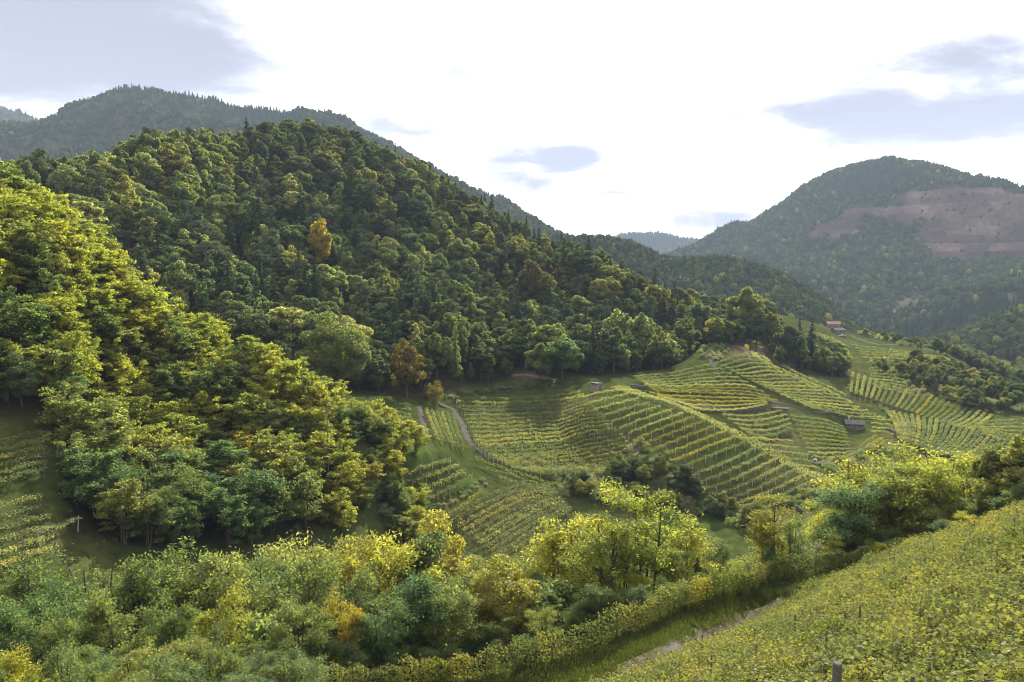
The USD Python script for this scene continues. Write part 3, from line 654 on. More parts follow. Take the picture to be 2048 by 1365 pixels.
# ------------------------------------------------------------------ haze
def make_haze():
    m = usdkit.material(stage, '/World/Looks/haze', {'v': ('principled_volume', {'color': (.66, .80, 1.0), 'density': HAZE, 'anisotropy': 0.0})}, volume='v.volume')
    b = trimesh.creation.box((9200, 5400, 930)); b.apply_translation([0, 2500, 302])
    h = usdkit.mesh(stage, '/World/haze', b, m)
    tag(h, 'thin bluish air over the whole valley', 'haze', kind='stuff')
if HAZE: make_haze()

# ------------------------------------------------------------------ tracks
def resample(p, step):
    p = np.asarray(p, float); s = np.concatenate([[0], np.cumsum(np.linalg.norm(np.diff(p, axis=0), axis=1))])
    n = max(2, int(s[-1] / step) + 1); q = np.linspace(0, s[-1], n)
    return np.stack([np.interp(q, s, p[:, i]) for i in range(p.shape[1])], -1)
def smooth_line(p, step=1.0, sig=2.0):
    from scipy.ndimage import gaussian_filter1d
    q = resample(p, step)
    return q if len(q) < 5 else gaussian_filter1d(q, sig, axis=0, mode='nearest')
def strip(xy, width, lift=.10, cross=5, seed=0):
    r = np.random.default_rng(seed)
    t = np.gradient(xy, axis=0); t /= np.linalg.norm(t, axis=1, keepdims=True) + 1e-9; nrm = np.stack([-t[:, 1], t[:, 0]], -1)
    o = np.linspace(-.5, .5, cross)
    wv = width * (1 + .9 * (fbm2(xy[:, 0], xy[:, 1], 2.2, 4, seed) - .5))
    p = xy[:, None] + nrm[:, None] * (o[None, :] * wv[:, None])[..., None]
    z = ground(p[..., 0], p[..., 1]); zc = z[:, cross // 2][:, None]
    z = np.maximum(z, zc - .3) + lift - .16 * (np.abs(o) > .45)[None]
    return np.concatenate([p, z[..., None]], -1).reshape(-1, 3), grid_faces(len(xy), cross)[:, ::-1].copy()
def track(name, label, pix, width, mat, dlo=30, dhi=700, lift=.12):
    a = np.array(pix, float); q = smooth_line(cast(a[:, 0], a[:, 1], 0, dlo, dhi), .8, 2.5)
    t = obj(name, strip(q, width, lift, 7, len(_names)), M[mat], smooth=True)
    tag(t, label, 'path', kind='structure'); return q
track('track', 'pale dirt track winding down beside the round central vineyard', [(872, 806), (905, 815), (925, 848), (935, 880), (955, 903), (1000, 925), (1040, 936), (1078, 944)], 2.0, 'dirt', 150, 300)
track('track', 'short dirt track leading down from the rust-coloured tree', [(838, 812), (846, 845), (856, 875)], 1.5, 'dirt', 150, 300)
track('track', 'grassy farm track along the slope edge above the farmhouse', [(1368, 716), (1440, 757), (1500, 786), (1560, 806), (1640, 826), (1690, 834)], 1.7, 'dirt', 240, 420)
track('path', 'pinkish dirt path between the near pergola and the path-side vines', [(1180, 1362), (1260, 1338), (1330, 1310), (1400, 1277), (1450, 1254), (1500, 1230), (1550, 1208), (1600, 1190)], 1.9, 'dirt_path', 40, 110)
track('track', 'dirt track in the shade at the forest foot', [(1020, 752), (1050, 749), (1090, 757), (1120, 760)], 2.6, 'soil', 220, 320)
track('track', 'narrow farm road crossing the far vineyard plateau', [(1700, 670), (1760, 690), (1860, 700), (1930, 712)], 2.2, 'dirt', 450, 690)

# ------------------------------------------------------------------ vineyards
ORD = 'first second third fourth fifth sixth seventh eighth ninth tenth eleventh twelfth thirteenth fourteenth fifteenth sixteenth seventeenth eighteenth nineteenth twentieth'.split() + ['twenty-' + o for o in 'first second third fourth fifth sixth seventh eighth ninth'.split()] + ['thirtieth']
def box_post(w, h):
    m = trimesh.creation.box((w, w, h)); m.apply_translation((0, 0, h / 2 - .3)); return np.array(m.vertices), np.array(m.faces)
def row_foliage(q, r, top, wid, thick, dens, leaf, gap=.0):
    """leaves of one trained row along the line q (x, y)"""
    seg = np.linalg.norm(np.diff(q, axis=0), axis=1); s = np.concatenate([[0], np.cumsum(seg)]); L = s[-1]
    n = max(8, int(L * dens)); u = r.uniform(0, L, n)
    if gap:
        nz = meshkit.fbm(np.stack([u / 2.2, np.full(n, r.uniform(0, 99)), np.zeros(n)], -1), 2, 1); u = u[nz > gap]; n = len(u)
    x, y = np.interp(u, s, q[:, 0]), np.interp(u, s, q[:, 1])
    t = np.gradient(q, axis=0); t /= np.linalg.norm(t, axis=1, keepdims=True) + 1e-9
    tx, ty = np.interp(u, s, t[:, 0]), np.interp(u, s, t[:, 1])
    a = r.uniform(0, 2 * np.pi, n); rr = np.sqrt(r.random(n))
    oc, oz = np.cos(a) * rr * wid * .5, np.sin(a) * rr * thick * .5
    hz = top - thick * .5 + oz + .12 * np.sin(u * 1.3) + r.normal(0, .05, n)
    hang = r.random(n) < .12; hz = np.where(hang, hz - r.uniform(.1, .6, n), hz)
    px, py = x - ty * oc, y + tx * oc
    c = np.stack([px, py, ground(x, y) + hz], -1)
    nn = np.stack([-ty * np.cos(a) * .6, tx * np.cos(a) * .6, np.sin(a) * .8 + .2], -1)
    return leaves(c, nn, leaf, leaf * .85, r, .25)
POST_FULL = box_post(.10, 2.35)
def vine_row(q, label, mat, group, r, top=1.95, wid=1.45, thick=.8, dens=30, leaf=.34, posts=True, post_gap=5.5, post_mat='post', post_w=.10, post_h=2.0, gap=0.0, indiv=True, tbar=False):
    mid = q[len(q) // 2]
    row = thing('vine_row', label, 'vine row', (0, 0, 0), group=group)
    p = str(row.GetPath())
    obj('foliage', row_foliage(q, r, top, wid, thick, dens, leaf, gap), M[mat], p)
    if posts:
        s = resample(q, post_gap); boxes = []
        for x, y in s:
            z = float(ground(x, y)); lean = r.normal(0, .04, 2)
            v, f = box_post(post_w, post_h + .3); v = v.copy(); v[:, :2] += v[:, 2:3] * lean; v += [x, y, z]
            if tbar:
                t = q[-1] - q[0]; t = t / np.linalg.norm(t); b = trimesh.creation.box((1.5, .06, .08)); b.apply_transform(trimesh.transformations.rotation_matrix(math.atan2(t[0], -t[1]) , (0, 0, 1))); b.apply_translation((x, y, z + post_h - .25))
                v, f = join([(v, f), (np.array(b.vertices), np.array(b.faces))])
            boxes.append((v, f))
        if indiv:
            for b in boxes: obj('post', b, M[post_mat], p)
        else:
            tag(obj('posts', join(boxes), M[post_mat], p), kind='stuff')
    return row
def pline(pts, m):
    p = np.asarray(pts, float); s = np.concatenate([[0], np.cumsum(np.linalg.norm(np.diff(p, axis=0), axis=1))]); q = np.linspace(0, s[-1], m)
    return np.stack([np.interp(q, s, p[:, i]) for i in (0, 1)], -1)
def field(where, A, B, n, mats, dlo, dhi, seed, sag=0.0, m=14, first='uppermost', shift=None, group=None, skip=(), count_from='the top', **kw):
    """n rows between the pixel lines A (row 0) and B (row n-1); rows run along A and B"""
    r = np.random.default_rng(seed)
    a, b = pline(A, m), pline(B, m)
    top = kw.get('top', 1.95)
    for k in range(n):
        if k in skip: continue
        t = k / max(1, n - 1)
        pix = a * (1 - t) + b * t
        pix[:, 1] += sag * np.sin(np.linspace(0, np.pi, m))
        q = cast(pix[:, 0], pix[:, 1], top, dlo, dhi)
        # drop rays that slipped over an edge
        d = np.hypot(q[:, 0], q[:, 1]); ok = np.abs(d - np.median(d)) < 60; q = q[ok]
        if len(q) < 3: continue
        q = smooth_line(q, 1.2, 3.0)
        lab = f'{ORD[k]} vine row from {count_from} {where}' if n > 1 else f'vine row {where}'
        vine_row(q, lab, mats[min(int(t * len(mats)), len(mats) - 1)] if not callable(mats) else mats(k, n), group or f'vine rows {where}', r, **kw)

# round central vineyard (two sides of a bowl): left edge follows the track, right edge a line of stakes
Lr = pline([(898, 790), (915, 822), (930, 852), (946, 884), (968, 909), (1010, 931), (1066, 944)], 26)
Rr = pline([(1170, 779), (1196, 806), (1226, 831), (1252, 855), (1278, 882), (1284, 906), (1236, 942)], 26)
rq_ = np.random.default_rng(21)
for k in range(26):
    t = np.linspace(0, 1, 16)[:, None]; pix = Lr[k] * (1 - t) + Rr[k] * t
    pix[:, 1] += 9 * np.sin(np.linspace(0, np.pi, 16)) * min(1, (25 - k) / 8 + .2)
    q = cast(pix[:, 0], pix[:, 1], 1.9, 185, 290); q = smooth_line(q, 1.2, 4.0)
    vine_row(q, f'{ORD[k]} vine row from the top in the round central vineyard', ['vine', 'vine', 'vine_lime', 'vine', 'vine', 'vine_lime', 'vine'][k * 7 // 26], 'vine rows in the round central vineyard', rq_, wid=1.1, thick=.9, dens=28, leaf=.34, post_gap=6.5, post_w=.08)
# the face of the vineyard ridge, rows climbing to its crest
Lp = pline([(1150, 797), (1190, 822), (1240, 860), (1296, 890), (1340, 925), (1380, 968), (1425, 1002), (1490, 1022)], 21)
Rp = pline([(1238, 776), (1300, 801), (1400, 834), (1480, 874), (1560, 918), (1610, 944), (1655, 966)], 21)
rr_ = np.random.default_rng(22)
for k in range(21):
    t = np.linspace(0, 1, 12)[:, None]; pix = Lp[k] * (1 - t) + Rp[k] * t
    pix[:, 1] += 5 * np.sin(np.linspace(0, np.pi, 12)) * (1 if k > 12 else -.3)
    q = smooth_line(cast(pix[:, 0], pix[:, 1], 1.95, 205, 268), 1.2, 1.5)
    mat = 'vine_red' if k in (8, 9) else 'vine_yellow' if k in (7, 10, 11, 12) else 'vine_lime'
    vine_row(q, f'{ORD[k]} row from the stone hut on the ridge vineyard face', mat, 'rows on the ridge vineyard face', rr_, wid=1.3, thick=.6, dens=30, leaf=.32, post_gap=4.6, post_h=1.95)
# rows along the crest of the ridge
for j, off in enumerate((-3, 6, 13)):
    base = np.array([(1236, 772), (1300, 794), (1400, 829), (1480, 869), (1560, 912), (1640, 953), (1690, 972)], float); base[:, 1] -= 2
    q = cast(base[:, 0], base[:, 1], 1.5, 215, 280); t = np.gradient(q, axis=0); t /= np.linalg.norm(t, axis=1, keepdims=True); q = q + np.stack([-t[:, 1], t[:, 0]], -1) * (-1.5 + j * 2.3) * -1
    vine_row(smooth_line(q, 1.2, 2), f'{ORD[j]} row running lengthwise along the vineyard ridge crest', 'vine_lime', 'rows along the ridge crest', rr_, wid=1.8, thick=.6, dens=22, leaf=.38, top=1.7, post_gap=6)
field('in the dip behind the vineyard ridge', [(1296, 784), (1400, 786), (1480, 790), (1535, 797)], [(1330, 806), (1420, 812), (1480, 812), (1536, 806)], 4, ['vine_yellow', 'vine_lime'], 255, 330, 23, sag=6, indiv=True, thick=.5, post_gap=7, posts=False)
field('below the concrete platform', [(1440, 826), (1500, 826), (1572, 817)], [(1490, 862), (1540, 866), (1590, 852)], 5, ['vine'], 250, 330, 24, sag=4, posts=False, thick=.6)
field('on the shaded slope under the forest corner', [(1262, 752), (1345, 744), (1420, 726), (1440, 728)], [(1300, 778), (1400, 784), (1500, 788), (1560, 800)], 9, ['vine', 'vine_lime', 'vine_yellow'], 262, 360, 25, wid=1.2, thick=.55, posts=False, leaf=.45, dens=19)
field('on the triangular upper vineyard', [(1425, 726), (1450, 714), (1472, 704), (1500, 712)], [(1600, 806), (1660, 818), (1720, 826), (1778, 834)], 17, ['vine', 'vine_lime'], 290, 400, 26, sag=5, wid=1.25, thick=.6, posts=False, leaf=.5, dens=18)
field('along the bright strip beneath the dark trees', [(1500, 700), (1560, 728), (1640, 764), (1700, 792)], [(1500, 708), (1560, 740), (1640, 780), (1720, 818)], 3, ['vine_lime'], 310, 420, 27, posts=False, wid=1.6, dens=14, leaf=.5)
field('in the upright striped vineyard', [(1706, 742), (1704, 760), (1702, 784)], [(1985, 826), (1960, 846), (1930, 858)], 24, ['vine_lime', 'vine', 'vine_yellow', 'vine'], 320, 440, 28, posts=False, wid=1.3, thick=.6, leaf=.5, dens=18, count_from='the dark trees end')
field('in the green slope with diagonal rows', [(1772, 816), (1790, 842), (1800, 878)], [(2040, 868), (2000, 905), (1930, 930)], 22, ['vine'], 285, 400, 29, posts=False, wid=1.3, thick=.6, leaf=.48, dens=18, count_from='the small flat-roofed shed')
field('by the far right field corner', [(1940, 846), (2000, 838), (2060, 836)], [(1960, 862), (2010, 878), (2060, 886)], 7, ['vine'], 300, 420, 30, posts=False, leaf=.5, dens=18)
field('on the slope below the farmhouse', [(1572, 828), (1640, 836), (1690, 852)], [(1618, 912), (1665, 914), (1712, 905)], 10, ['vine', 'vine_yellow', 'vine'], 262, 340, 31, posts=False, thick=.55, leaf=.45, dens=18)
field('beside the farmhouse', [(1735, 836), (1790, 840), (1832, 848)], [(1742, 860), (1775, 864), (1796, 868)], 4, ['vine'], 275, 360, 47, posts=False, thick=.55, leaf=.45, dens=18)
field('fanning out below the dry-stone bank', [(1702, 900), (1735, 882), (1755, 868)], [(1790, 905), (1800, 896), (1812, 888)], 6, ['vine_yellow', 'vine'], 262, 340, 32, posts=False, thick=.55, count_from='the orange bush')
field('in the pergola beside the lower track', [(1480, 876), (1530, 876), (1592, 880)], [(1600, 930), (1622, 930), (1644, 936)], 5, ['vine'], 232, 300, 33, posts=True, thick=.4, indiv=True, post_gap=6)
# lower middle vineyard and terraces
field('in the lower vineyard under the terraces', [(884, 1036), (960, 998), (1040, 966), (1108, 966)], [(985, 1110), (1050, 1072), (1100, 1038), (1150, 1010)], 10, ['vine', 'vine', 'vine_lime', 'vine'], 140, 215, 34, sag=-4, wid=1.15, thick=1.0, dens=22, leaf=.34, post_gap=6, post_mat='post_grey')
field('above the lower track bend', [(940, 905), (1010, 935), (1080, 955), (1140, 975)], [(985, 950), (1020, 955), (1075, 968), (1130, 985)], 3, ['vine_yellow', 'vine'], 160, 225, 35, posts=False, wid=1.2, dens=18, leaf=.36)
field('on the curved terraces', [(802, 952), (850, 932), (905, 914)], [(845, 1000), (900, 972), (950, 944)], 4, ['vine'], 150, 215, 36, wid=1.1, thick=.95, dens=22, leaf=.34, post_gap=5, post_h=2.0)
field('on the lower lip of the curved terraces', [(868, 1040), (920, 1012), (968, 972)], [(880, 1052), (930, 1024), (980, 980)], 2, ['vine_yellow', 'vine_red'], 145, 205, 37, wid=.9, thick=.8, posts=False, dens=20, leaf=.34)
field('in the small strip below the rust-coloured tree', [(852, 812), (866, 850), (880, 880)], [(905, 822), (915, 860), (930, 900)], 6, ['vine'], 175, 255, 38, posts=False, wid=.9, thick=.8, dens=18, leaf=.36, count_from='the short track')
field('in the little field by the spur end', [(700, 803), (770, 806), (832, 818)], [(740, 838), (790, 846), (836, 850)], 5, ['vine'], 190, 250, 39, posts=False, thick=.7, wid=1.0, dens=18, leaf=.36)
# dark terraces at the foot of the spur
field('on the upper dark terraces of the spur', [(-60, 886), (0, 876), (104, 860)], [(-60, 972), (0, 955), (108, 930)], 6, ['vine'], 100, 165, 40, wid=1.4, thick=.6, dens=60, leaf=.22, post_gap=4.6, tbar=True, post_mat='post_grey')
field('on the lower dark terraces of the spur', [(-60, 1020), (0, 1006), (100, 982)], [(-60, 1150), (20, 1122), (128, 1078)], 6, ['vine', 'vine_lime'], 90, 140, 41, wid=1.4, thick=.6, dens=60, leaf=.22, post_gap=4.4, tbar=True, post_mat='post_grey')
field('by the last T-shaped posts of the dark terraces', [(60, 1068), (110, 1050), (168, 1030)], [(60, 1068), (110, 1050), (168, 1030)], 1, ['vine_lime'], 95, 135, 42, wid=1.3, thick=.5, dens=60, leaf=.22, post_gap=4.4, tbar=True)
# far plateau
field('on the far plateau beside the red-roofed house', [(1632, 664), (1660, 672), (1690, 690)], [(1660, 690), (1690, 706), (1706, 716)], 7, ['vine', 'vine_yellow'], 420, 640, 43, posts=False, leaf=.7, dens=8, wid=1.5)
field('across the far plateau meadow', [(1700, 688), (1800, 700), (1900, 716), (2000, 738)], [(1720, 712), (1800, 716), (1900, 728), (2000, 750)], 5, ['vine', 'vine_yellow'], 430, 690, 44, posts=False, leaf=.7, dens=7, wid=1.6)
field('in the hollow beneath the plateau', [(1735, 735), (1775, 732), (1800, 736)], [(1740, 770), (1790, 778), (1840, 790)], 8, ['vine'], 380, 520, 45, posts=False, leaf=.55, dens=10)
field('above the domed tree on the plateau rim', [(1470, 652), (1490, 655), (1500, 662)], [(1490, 690), (1510, 690), (1530, 694)], 5, ['vine_yellow'], 340, 520, 46, posts=False, leaf=.55, dens=10)

# ------------------------------------------------------------------ the near pergola vineyard, lower right
def vine_patch(seed, n=640, L=2.4, wid=2.0):
    r = np.random.default_rng(seed)
    c = np.stack([r.uniform(-L / 2 - .1, L / 2 + .1, n), np.clip(r.normal(0, .42, n), -1, 1) * wid * .62, np.zeros(n)], -1)
    bump_ = .22 * np.sin(c[:, 0] * 2.1 + seed) * np.cos(c[:, 1] * 1.7 + seed * 2)
    c[:, 2] = 1.72 + bump_ - .16 * np.abs(c[:, 1]) + r.normal(0, .16, n)
    sh = r.random(n) < .08; c[sh, 2] += r.uniform(.1, .45, sh.sum())
    # five-pointed vine leaves
    k = n; nn = r.normal(0, .5, (k, 3)); nn[:, 2] += .75; nn /= np.linalg.norm(nn, axis=1, keepdims=True)
    a = r.normal(0, 1, (k, 3)); a -= nn * (a * nn).sum(1, keepdims=True); a /= np.linalg.norm(a, axis=1, keepdims=True); b = np.cross(nn, a)
    s = .064 * r.uniform(.6, 1.3, (k, 1))
    ring = [(-.75, 0, .0), (-.5, .8, -.12), (.25, .95, -.2), (.35, .45, .0), (1.15, 0, -.25), (.35, -.45, .0), (.25, -.95, -.2), (-.5, -.8, -.12)]
    v = np.stack([c] + [c + a * s * p + b * s * q + nn * s * w for p, q, w in ring], 1).reshape(-1, 3)
    i = np.arange(k)[:, None] * 9
    f = np.concatenate([i + [0, j + 1, (j + 1) % 8 + 1] for j in range(8)])
    return v, f
def hedge_patch(seed, n=620, L=2.2):
    r = np.random.default_rng(seed)
    c = np.stack([r.uniform(-L / 2 - .1, L / 2 + .1, n), r.normal(0, .30, n), .15 + 2.1 * r.random(n) ** .75], -1)
    c[:, 2] += .22 * np.sin(c[:, 0] * 2.6 + seed)
    v, f = leaves(c, r.normal(0, .6, (n, 3)) + [0, 0, .3], .19, .15, r, .3)
    return v, f
for i in range(3):
    p = f'{LIB}/vine_hedge_{i}'; stage.CreateClassPrim(p); usdkit.mesh(stage, p + '/leaf_mass', hedge_patch(540 + i)); PROTO.setdefault('vine_hedge', []).append(p)
for i in range(4):
    p = f'{LIB}/vine_patch_{i}'; stage.CreateClassPrim(p); usdkit.mesh(stage, p + '/leaf_mass', vine_patch(500 + i)); PROTO.setdefault('vine_patch', []).append(p)
rn = np.random.default_rng(55)
DIRX = np.array([.800, .600]); DIRN = np.array([-.600, .800])       # along a row; down the slope
edge_w = np.array([(3.5, 46), (5.5, 49), (11, 50.5), (17, 62), (24, 75), (33, 77), (42, 77), (52, 73), (66, 66)], float)
edge_n = edge_w @ DIRN; edge_s = edge_w @ DIRX
near_posts = []
def patch_rows(name, label_of, lines, group, pk='vine_patch'):
    for k, (sxy, mixf) in enumerate(lines):
        if len(sxy) < 2: continue
        row = thing('vine_row', label_of(k, len(lines)), 'vine row', group=group)
        pi = UsdGeom.PointInstancer.Define(stage, f'{row.GetPath()}/foliage'); tg = []
        for i in range(8):
            q = UsdGeom.Xform.Define(stage, f'{pi.GetPath()}/plant_{i}'); q.GetPrim().GetReferences().AddInternalReference(PROTO[pk][i % len(PROTO[pk])]); bind(q, M['vine_near' if i < 4 else 'vine_near_gold']); tg.append(q.GetPath())
        pi.CreatePrototypesRel().SetTargets(tg)
        n = len(sxy); z = ground(sxy[:, 0], sxy[:, 1])
        idx = rn.integers(0, 4, n) + 4 * (rn.random(n) < mixf)
        pi.CreateProtoIndicesAttr(Vt.IntArray.FromNumpy(idx.astype(np.int32)))
        pi.CreatePositionsAttr(Vt.Vec3fArray.FromNumpy(np.stack([sxy[:, 0], sxy[:, 1], z], -1).astype(np.float32)))
        pi.CreateScalesAttr(Vt.Vec3fArray.FromNumpy(rn.uniform(.88, 1.12, (n, 3)).astype(np.float32)))
        # lie along the slope of the ground
        rots = []
        t = np.gradient(sxy, axis=0)
        for j in range(n):
            d = t[j] / (np.linalg.norm(t[j]) + 1e-9); e = .8
            x0, y0 = sxy[j]
            gx = float(ground(x0 + d[0] * e, y0 + d[1] * e) - ground(x0 - d[0] * e, y0 - d[1] * e)) / (2 * e)
            gy = float(ground(x0 - d[1] * e, y0 + d[0] * e) - ground(x0 + d[1] * e, y0 - d[0] * e)) / (2 * e)
            gy *= .55
            a = math.atan2(d[1], d[0]) + (math.pi if rn.random() < .5 else 0); s = 1 if abs(((a - math.atan2(d[1], d[0])) + .1) % 6.283) < 1 else -1
            R = Gf.Rotation(Gf.Vec3d(1, 0, 0), math.degrees(math.atan(gy * s))) * Gf.Rotation(Gf.Vec3d(0, 1, 0), -math.degrees(math.atan(gx * s))) * Gf.Rotation(Gf.Vec3d(0, 0, 1), math.degrees(a))
            qd = R.GetQuat(); rots.append(Gf.Quath(float(qd.GetReal()), *[float(v) for v in qd.GetImaginary()]))
        pi.CreateOrientationsAttr(Vt.QuathArray(rots)); tag(pi, kind='stuff')
        yield k, row, sxy
lines = []
for k in range(34):
    off = 2.35 * k
    s = np.arange(-8, 82, 2.1)
    ne = np.interp(s, edge_s, edge_n) - .95
    base = np.stack([s, np.full_like(s, 46.0 - off)], -1)          # rows are contour lines, counted up the slope
    ok = base[:, 1] < ne
    xy = base[:, 0:1] * DIRX + base[:, 1:2] * DIRN
    d = np.hypot(xy[:, 0], xy[:, 1]); az = np.arctan2(xy[:, 0], xy[:, 1])
    ok &= (d > 9) & (az < math.radians(39)) & (az > math.radians(-6)) & (xy[:, 1] > 6)
    px, py = project(xy[:, 0], xy[:, 1], near_plane(xy[:, 0], xy[:, 1]) + 2.2)
    ok &= (py < 1480) & (px > 1050)
    if ok.sum() >= 3: lines.append((xy[ok] + rn.normal(0, .12, (ok.sum(), 2)), .16 if k < 3 else .02 if len(lines) % 5 else .06))
for k, row, sxy in patch_rows('vine_row', lambda k, n: f'{ORD[min(k, 29)]} leafy row up the near pergola slope from its lower edge', lines, 'rows of the near pergola vineyard'):
    for x, y in sxy[1::3]:
        h = rn.uniform(2.1, 2.75); v, f = tube([(0, 0, -.3), (rn.normal(0, .06), rn.normal(0, .06), h)], [.045, .04], 6); v = v + [x, y, float(ground(x, y))]
        top = np.array([v[6:].mean(0)]); v = np.vstack([v, top]); f = np.vstack([f, [(6 + j, 6 + (j + 1) % 6, 12) for j in range(6)]])
        obj('post', (v, f), M['post_wood'], str(row.GetPath()))
# path-side row on the shelf
pr = np.array([(560, 1412), (700, 1398), (900, 1372), (1000, 1350), (1100, 1328), (1200, 1296), (1290, 1258), (1380, 1214), (1450, 1188), (1530, 1168), (1640, 1142), (1760, 1120), (1880, 1092), (2048, 1040)], float)
gx = np.array([cast(a, b, 0, 50, 110)[0] if a < 1480 else P(a, b, d)[:2] for (a, b), d in zip(pr, (56.5, 58, 61, 62, 63, 64, 66, 73, 80, 88, 92, 94, 96, 99))])
q = resample(gx, 1.9)
for k, row, sxy in patch_rows('vine_row', lambda k, n: 'golden unkempt vine row along the outer edge of the dirt path', [(q, .16)], None, 'vine_hedge'):
    for x, y in resample(gx, 5.2):
        h = rn.uniform(2.1, 2.6); v, f = tube([(0, 0, -.3), (rn.normal(0, .08), rn.normal(0, .08), h)], [.06, .05], 6)
        obj('post', (v + [x, y, float(ground(x, y))], f), M['post_wood'], str(row.GetPath()))
# edge stakes and the thick near post
for i, (px, py, d) in enumerate([(1275, 1340, 51), (1345, 1312, 54), (1407, 1282, 62), (1450, 1262, 67), (1485, 1238, 71)]):
    x, y, _ = P(px, py, d); z = float(ground(x, y)); v, f = tube([(0, 0, -.3), (-.12, 0, 1.5)], [.07, .06], 7)
    s = obj('vineyard_stake', (np.vstack([v + [x, y, z], [[x - .12, y, z + 1.5]]]), np.vstack([f, [(7 + j, 7 + (j + 1) % 7, 14) for j in range(7)]])), M['post_wood'])
    tag(s, f'{ORD[i]} dark stake up the dirt path from its grassy lower end', 'stake', 'stakes along the path edge')
x, y, zt = P(1673, 1326, 15.2); v, f = tube([(0, 0, -.5), (.02, 0, zt - float(ground(x, y)) - .03), (.02, 0, zt - float(ground(x, y)))], [.085, .082, .07], 12)
v = np.vstack([v, [[.02, 0, zt - float(ground(x, y)) + .005]]]); f = np.vstack([f, [(24 + j, 24 + (j + 1) % 12, 36) for j in range(12)]])
tag(obj('wooden_post', (v + [x, y, float(ground(x, y))], f), M['post_grey']), 'thick weathered wooden post standing out of the nearest vine leaves', 'post')
# grass on the shelf of the path
def tuft(seed):
    r = np.random.default_rng(seed); n = 26; a = r.uniform(0, 6.28, n); c = r.normal(0, .16, (n, 2)); h = r.uniform(.12, .32, n)
    p = np.stack([c[:, 0], c[:, 1], np.zeros(n) - .03], -1); w = np.stack([-np.sin(a), np.cos(a), np.zeros(n)], -1) * .018
    t = p + np.stack([np.cos(a) * h * .6, np.sin(a) * h * .6, h], -1)
    return np.stack([p - w, p + w, t], 1).reshape(-1, 3), np.arange(3 * n).reshape(-1, 3)
for i in range(3):
    p = f'{LIB}/grass_{i}'; stage.CreateClassPrim(p); usdkit.mesh(stage, p + '/blades', tuft(600 + i)); PROTO.setdefault('grass', []).append(p)
n = 26000; a = rn.uniform(math.radians(-8), math.radians(33), n); t = rn.uniform(-.25, 1.15, n)
d = K_at(IX_EDGE, a) * (1 - t) + K_at(IX_SHELF, a) * t; x, y = d * np.sin(a), d * np.cos(a)
bare = fbm2(x, y, 2.2, 3, 9) > .64
pxg, pyg = project(x, y, ground(x, y)); on = (~bare) & ~((pxg > 1250) & (pxg < 1570) & (np.abs(pyg - np.interp(pxg, [1260, 1330, 1400, 1450, 1500, 1550], [1338, 1310, 1277, 1254, 1230, 1208])) < 13) & (rn.random(n) < .8))
x, y = x[on], y[on]; s = rn.uniform(.7, 1.6, len(x))
scatter('grass', 'short green grass on the shelf beside the dirt path', 'grass', [(p, 'grass') for p in PROTO['grass']], rn.integers(0, 3, len(x)), (np.stack([x, y, ground(x, y)], -1), rn.uniform(0, 6.28, len(x)), np.stack([s, s, s], -1)))

# ------------------------------------------------------------------ trees that can be told apart: (pixel x, pixel y of the top, distance, shape, leaves, width, label)
TAKEN = []          # x, y, radius of trees already placed
PENDING = []        # (name, kind, mat, x, y, h, w, label, cat, group, px)
NAME_OF = {'robinia_mid': 'locust_tree', 'robinia': 'locust_tree', 'robinia_slim': 'locust_tree', 'robinia_open': 'locust_tree', 'broad': 'broadleaf_tree', 'broad_fine': 'broadleaf_tree', 'conifer': 'spruce_tree', 'pine': 'pine_tree', 'shrub': 'shrub'}
def T(px, pytop, D, kind, mat, w=1.0, label=None, group=None, hmin=1.5, hmax=24., dpx=0.0):
    if kind == 'broad' and D < 240: kind = 'broad_fine'
    x, y, zt = P(px, pytop, D); h = float(np.clip(zt - ground(x, y), hmin, hmax))
    PENDING.append((NAME_OF[kind], kind, mat, float(x), float(y), h, w, label, 'shrub' if kind == 'shrub' else 'tree', group, px))
    TAKEN.append((float(x), float(y), (.22 * h * w if kind != 'shrub' else .4 * h * w)))
